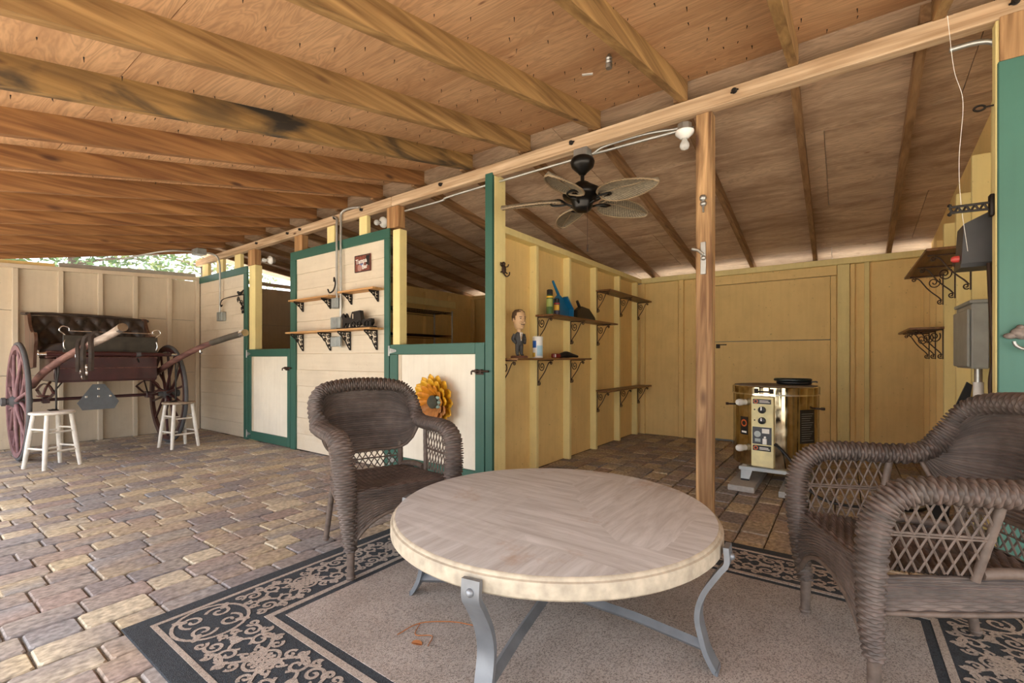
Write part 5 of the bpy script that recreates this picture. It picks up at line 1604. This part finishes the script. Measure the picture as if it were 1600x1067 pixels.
wrapband(cn, .0476, .095, .160, -2.6, -1.3, LB, 'blue_label'); wrapband(cn, .0476, .01, .05, -2.6, -1.5, LY, 'yellow_label'); wrapband(cn, .0476, .02, .115, -1.15, .2, LC, 'pale_label')
gn = thing('heat_glue_gun', 'black tool with a red grip lying on the lowest near shelf', 'tool', (-2.30, 4.03, SZ1), math.radians(80))
mb = MB(); mb.tube(catmull([(-.02, 0, .022), (.08, .01, .035), (.17, 0, .028), (.26, -.01, .016)], 5), [.022, .026, .028, .03, .032, .034, .034, .033, .03, .027, .024, .02, .018, .016, .014, .012], 8); mb.build('body', M['black'], gn, 60)
MB().box(-.13, -.02, -.022, .022, .002, .044, .008).build('grip', plain('dark_red_plastic', (0.22, 0.02, 0.02), 0.4), gn)
MB().box(-.118, -.098, -.023, .023, .006, .040, .004).build('grip_band', M['white'], gn)
def can(label, y, r_, h_, capmat, bodymat, lab, lab2):
    t = thing('spray_can', label, 'can', (-2.29, y, SZ2), 0, 'spray cans on the divider shelf')
    MB().lathe([(0, 0), (r_, 0), (r_, h_ * .74), (r_ * .8, h_ * .78), (r_ * .62, h_ * .80)], 20).build('body', bodymat, t, 40)
    MB().lathe([(0, h_ * .79), (r_ * .86, h_ * .79), (r_ * .86, h_ * .97), (r_ * .7, h_), (0, h_)], 20).build('cap', capmat, t, 40)
    wrapband(t, r_ + .0006, h_ * .30, h_ * .62, -3.0, -.2, lab, 'front_label'); wrapband(t, r_ + .0009, h_ * .66, h_ * .73, -3.14, 3.14, lab2, 'label_band')
    return t
can('tall green spray can with a black cap beside the blue dustpan', 3.80, .034, .238, M['black'], plain('can_green', (0.06, 0.13, 0.035), 0.35), plain('can_lime', (0.30, 0.36, 0.10), 0.4), LY)
can('short dark spray can with a yellow label in front of the blue dustpan', 3.935, .030, .165, M['black'], plain('can_navy', (0.03, 0.03, 0.07), 0.35), plain('can_yellow', (0.72, 0.42, 0.04), 0.4), plain('can_red', (0.4, 0.03, 0.03), 0.4))
dp = thing('dustpan', 'bright blue plastic dustpan standing upright behind the spray cans', 'dustpan', (-2.385, 4.19, SZ2), 0)
BL = plain('blue_plastic', (0.012, 0.16, 0.34), 0.4)
Mx = Matrix(((0, 0, 1, 0), (1, 0, 0, 0), (0, 1, 0, 0), (0, 0, 0, 1)))
MB().prism([(-.21, .0), (.16, .0), (.15, .10), (.02, .21), (-.07, .245), (-.19, .16)], 0, .006, Mx).build('pan', BL, dp)
MB().prism([(.16, .0), (.165, .10), (.03, .222), (.015, .21), (.15, .10), (.148, 0)], 0.006, .06, Mx).build('pan_rim', BL, dp)
MB().tube([(.012, -.08, .23), (.014, -.15, .30), (.016, -.20, .355)], [.016, .014, .012], 8).build('handle', BL, dp, 50)
bg = thing('black_dustpan', 'black plastic scoop with a short handle at the far end of the spray can shelf', 'dustpan', (-2.385, 4.66, SZ2), 0)
MB().prism([(-.22, 0), (.25, 0), (.22, .05), (.08, .135), (-.10, .15), (-.20, .10)], 0, .05, Mx).build('pan', M['black'], bg)
MB().tube([(.02, -.10, .14), (.02, -.16, .205)], [.018, .015], 8).build('handle', M['black'], bg, 50)

# ------------------------------------------------------------------ right wall: box, arm, breaker panel, cord, line
pb = thing('black_utility_box', 'black plastic box with a red plug on the back of the green end board', 'box', (.56, 3.22, 1.55))
Mx = Matrix(((1, 0, 0, 0), (0, 0, 1, 0), (0, 1, 0, 0), (0, 0, 0, 1)))
MB().prism([(-.085, .02), (.10, .02), (.10, .26), (.04, .275), (-.075, .215)], -.07, .10, Mx).build('housing', M['dark_grey'], pb)
MB().prism([(-.088, .0), (.08, .0), (.10, .02), (-.088, .02)], -.068, .098, Mx).build('bottom_lip', M['black'], pb)
MB().lathe([(0, 0), (.017, 0), (.017, .02), (.010, .03), (0, .03)], 10, T(-.087, -.03, .05) @ R(-PI / 2, 'Y')).build('red_plug', plain('red_plastic', (0.55, 0.06, 0.05), 0.4), pb, 40)
ar = thing('iron_hanger_arm', 'black pierced iron hanger arm reaching from the right end post', 'hanger', (.558, 3.01, 1.80))
mb = MB(); mb.box(-.012, .004, -.02, .02, -.045, .055, .003)
mb.tube([(-.01, 0, .020), (-.145, 0, .022)], .006, 5); mb.tube([(-.01, 0, -.010), (-.145, 0, -.004)], .006, 5)
for k in range(9): mb.tube([(-.015 - .0145 * k, 0, .02 if k % 2 else -.01), (-.015 - .0145 * (k + 1), 0, -.01 if k % 2 else .02)], .005, 5)
for z in (.03, -.012): mb.ball((-.145, 0, z), .009, 6, 4)
mb.build('arm', M['iron'], ar, 60)
bp = thing('breaker_panel', 'grey steel electrical enclosure on the right wall above the chair', 'electrical box', (.679, 3.72, 1.02))
MB().box(-.075, 0, 0, .44, .02, .40, .006).build('cabinet', M['panel_grey'], bp)
MB().box(-.092, -.076, .01, .43, .03, .37, .006).build('cover', M['panel_grey'], bp)
mb = MB(); mb.box(-.085, 0, -.01, .45, .40, .42, .004); mb.build('rain_hood', M['panel_grey'], bp)
MB().tube([(-.03, .10, .02), (-.03, .10, -.98)], .018, 8).build('conduit_drop', M['conduit'], bp, 50)
MB().tube([(-.03, .10, -.06), (-.03, .10, -.16)], .024, 8).build('white_coupling', M['white'], bp, 50)
MB().tube([p - Vector((.56, 3.22, 1.55)) for p in catmull([(.572, 3.15, 1.56), (.575, 3.12, 1.3), (.58, 3.11, 1.1), (.570, 3.11, .98), (.578, 3.11, .80), (.60, 3.12, .4), (.61, 3.13, .02)], 6)], .010, 7).build('cord', M['rust_iron'], pb, 60)
fl = MB().tube(catmull([(.395, 2.93, 2.70), (.42, 2.95, 2.45), (.455, 2.98, 2.3), (.445, 3.0, 2.05), (.455, 3.03, 1.85), (.49, 3.10, 1.62)], 8), .0011, 5).build('hanging_string', M['paper'], None, 60)
tag(fl, 'thin pale string hanging from the header to the black box', 'string')
kk = thing('cast_animal_knocker', 'grey cast metal animal head ornament on the green end board', 'ornament', (.640, 2.955, 1.200))
mb = MB(); mb.ball((0, -.015, .012), .034, 14, 8, (1.25, .6, .85)); mb.ball((.045, -.02, .02), .028, 10, 6, (1.2, .8, .9)); mb.ball((-.038, -.015, .0), .020, 10, 6, (1.3, .7, .7)); mb.ball((-.01, -.015, .035), .014, 8, 5); mb.ball((.03, -.015, .050), .013, 8, 5)
mb.build('head', plain('weathered_pewter', (0.20, 0.165, 0.145), 0.7, 0.2, var=0.6, scale=40, bmp=0.6), kk, 60)
MB().tube([(.015 + .05 * math.cos(a), -.045, -.025 + .038 * math.sin(a)) for a in np.linspace(PI, 2 * PI, 14)], .007, 7).build('ring', M['galv'], kk, 60)
er = thing('eye_ring', 'small black iron eye ring screwed into the right end post above the hanger arm', 'ring', (.560, 3.01, 2.265))
MB().tube([(-.045 + .019 * math.cos(a), 0, .012 * math.sin(a)) for a in np.linspace(0, 2 * PI, 16, endpoint=False)], .005, 6, closed=True).build('ring', M['iron'], er, 60)
MB().tube([(-.028, 0, 0), (.002, 0, 0)], .004, 6).build('screw_shank', M['iron'], er, 60)
wr2 = thing('leaning_black_tool', 'black flat-bladed tool leaning on the right wall behind the chair back', 'tool', (.60, 4.10, 0))
Mx = Matrix(((1, 0, 0, -.03), (0, 0, 1, 0), (0, 1, 0, 0), (0, 0, 0, 1)))
MB().prism([(-.10, .0), (-.02, .0), (.10, .93), (.075, .95), (-.01, .70)], 0, .02, Mx).build('blade', M['black'], wr2)

# ------------------------------------------------------------------ wire rack inside the stall
rk = thing('wire_rack', 'dark wire shelving rack standing in the stall behind the near half door', 'rack', (-5.52, 4.15, 0))
for x in (0.0, .40):
    for y in (0, 1.30):
        MB().tube([(x, y, 0), (x, y, 1.86)], .014, 8).build('upright', M['conduit'], rk, 50)
for z in (.25, .70, 1.12, 1.46, 1.83):
    mb = MB()
    for x in (0, .4): mb.tube([(x, 0, z), (x, 1.30, z)], .006, 5); mb.tube([(x, 0, z - .03), (x, 1.30, z - .03)], .005, 5)
    for y in (0, 1.3): mb.tube([(0, y, z), (.4, y, z)], .006, 5)
    for k in range(1, 26): mb.tube([(0, 1.3 * k / 26, z), (.4, 1.3 * k / 26, z)], .0025, 4)
    mb.build('wire_shelf', M['iron'], rk, 50)

# ------------------------------------------------------------------ bits under the roof and on the floor
sp = thing('broken_insulator', 'small grey coil insulator hanging beside the front rafter', 'insulator', (-0.985, 2.225, zf(2.225) - .075))
MB().lathe([(0, 0), (.016, 0), (.018, .02), (.012, .026), (.018, .034), (.012, .042), (.018, .05), (.014, .06), (.006, .072), (0, .074)], 12).build('body', M['galv'], sp, 40)
pt = MB().box(-.03, .03, -.012, .012, -.002, .002, 0, T(-1.165, 2.341, zf(2.341) - .008) @ R(math.radians(25), 'Z') @ R(math.atan(SF), 'X')).build('paper_scrap', M['paper'], None)
tag(pt, 'torn white paper scrap stuck to the plywood sheathing', 'paper')
M['dry_leaf'] = plain('orange_dry_leaf', (0.34, 0.12, 0.035), 0.7)
def leaf(x, y, z, a, label, s_=.022):
    n = 10; vs = [(0, 0, .004)]
    for k in range(n):
        t = 2 * PI * k / n; vs.append((s_ * 1.3 * math.cos(t), s_ * .8 * math.sin(t), .002 + .006 * abs(math.sin(t))))
    o = mesh_obj('dry_leaf', vs, [(0, k + 1, (k + 1) % n + 1) for k in range(n)], M['dry_leaf'], None, None, False)
    so = o.modifiers.new('thick', 'SOLIDIFY'); so.thickness = .0012
    o.location = (x, y, z); o.rotation_euler = (0.05, 0.05, a); tag(o, label, 'leaf', 'fallen leaves')
leaf(-1.315, 1.205, TOPZ + .001, .4, 'orange dry leaf on the tan field of the rug, left of the table leg', .017)
leaf(-0.565, 2.83, TOPZ + .001, 1.2, 'orange dry leaf on the far rug border beside the post', .026)
leaf(-0.20, 3.55, .004, .2, 'brown dry leaf on the pavers in front of the concrete slab', .035)
tw = MB(); tw.tube(catmull([(-1.42, 1.20, TOPZ + .003), (-1.40, 1.30, TOPZ + .008), (-1.30, 1.38, TOPZ + .01), (-1.22, 1.42, TOPZ + .004)], 5), .0022, 5); tw.tube(catmull([(-1.40, 1.30, TOPZ + .006), (-1.36, 1.24, TOPZ + .004), (-1.30, 1.27, TOPZ + .006), (-1.27, 1.22, TOPZ + .003)], 5), .002, 5)
tag(tw.build('pine_straw', M['dry_leaf'], None, 60), 'thin reddish pine straw sprig on the rug left of the table', 'twig')
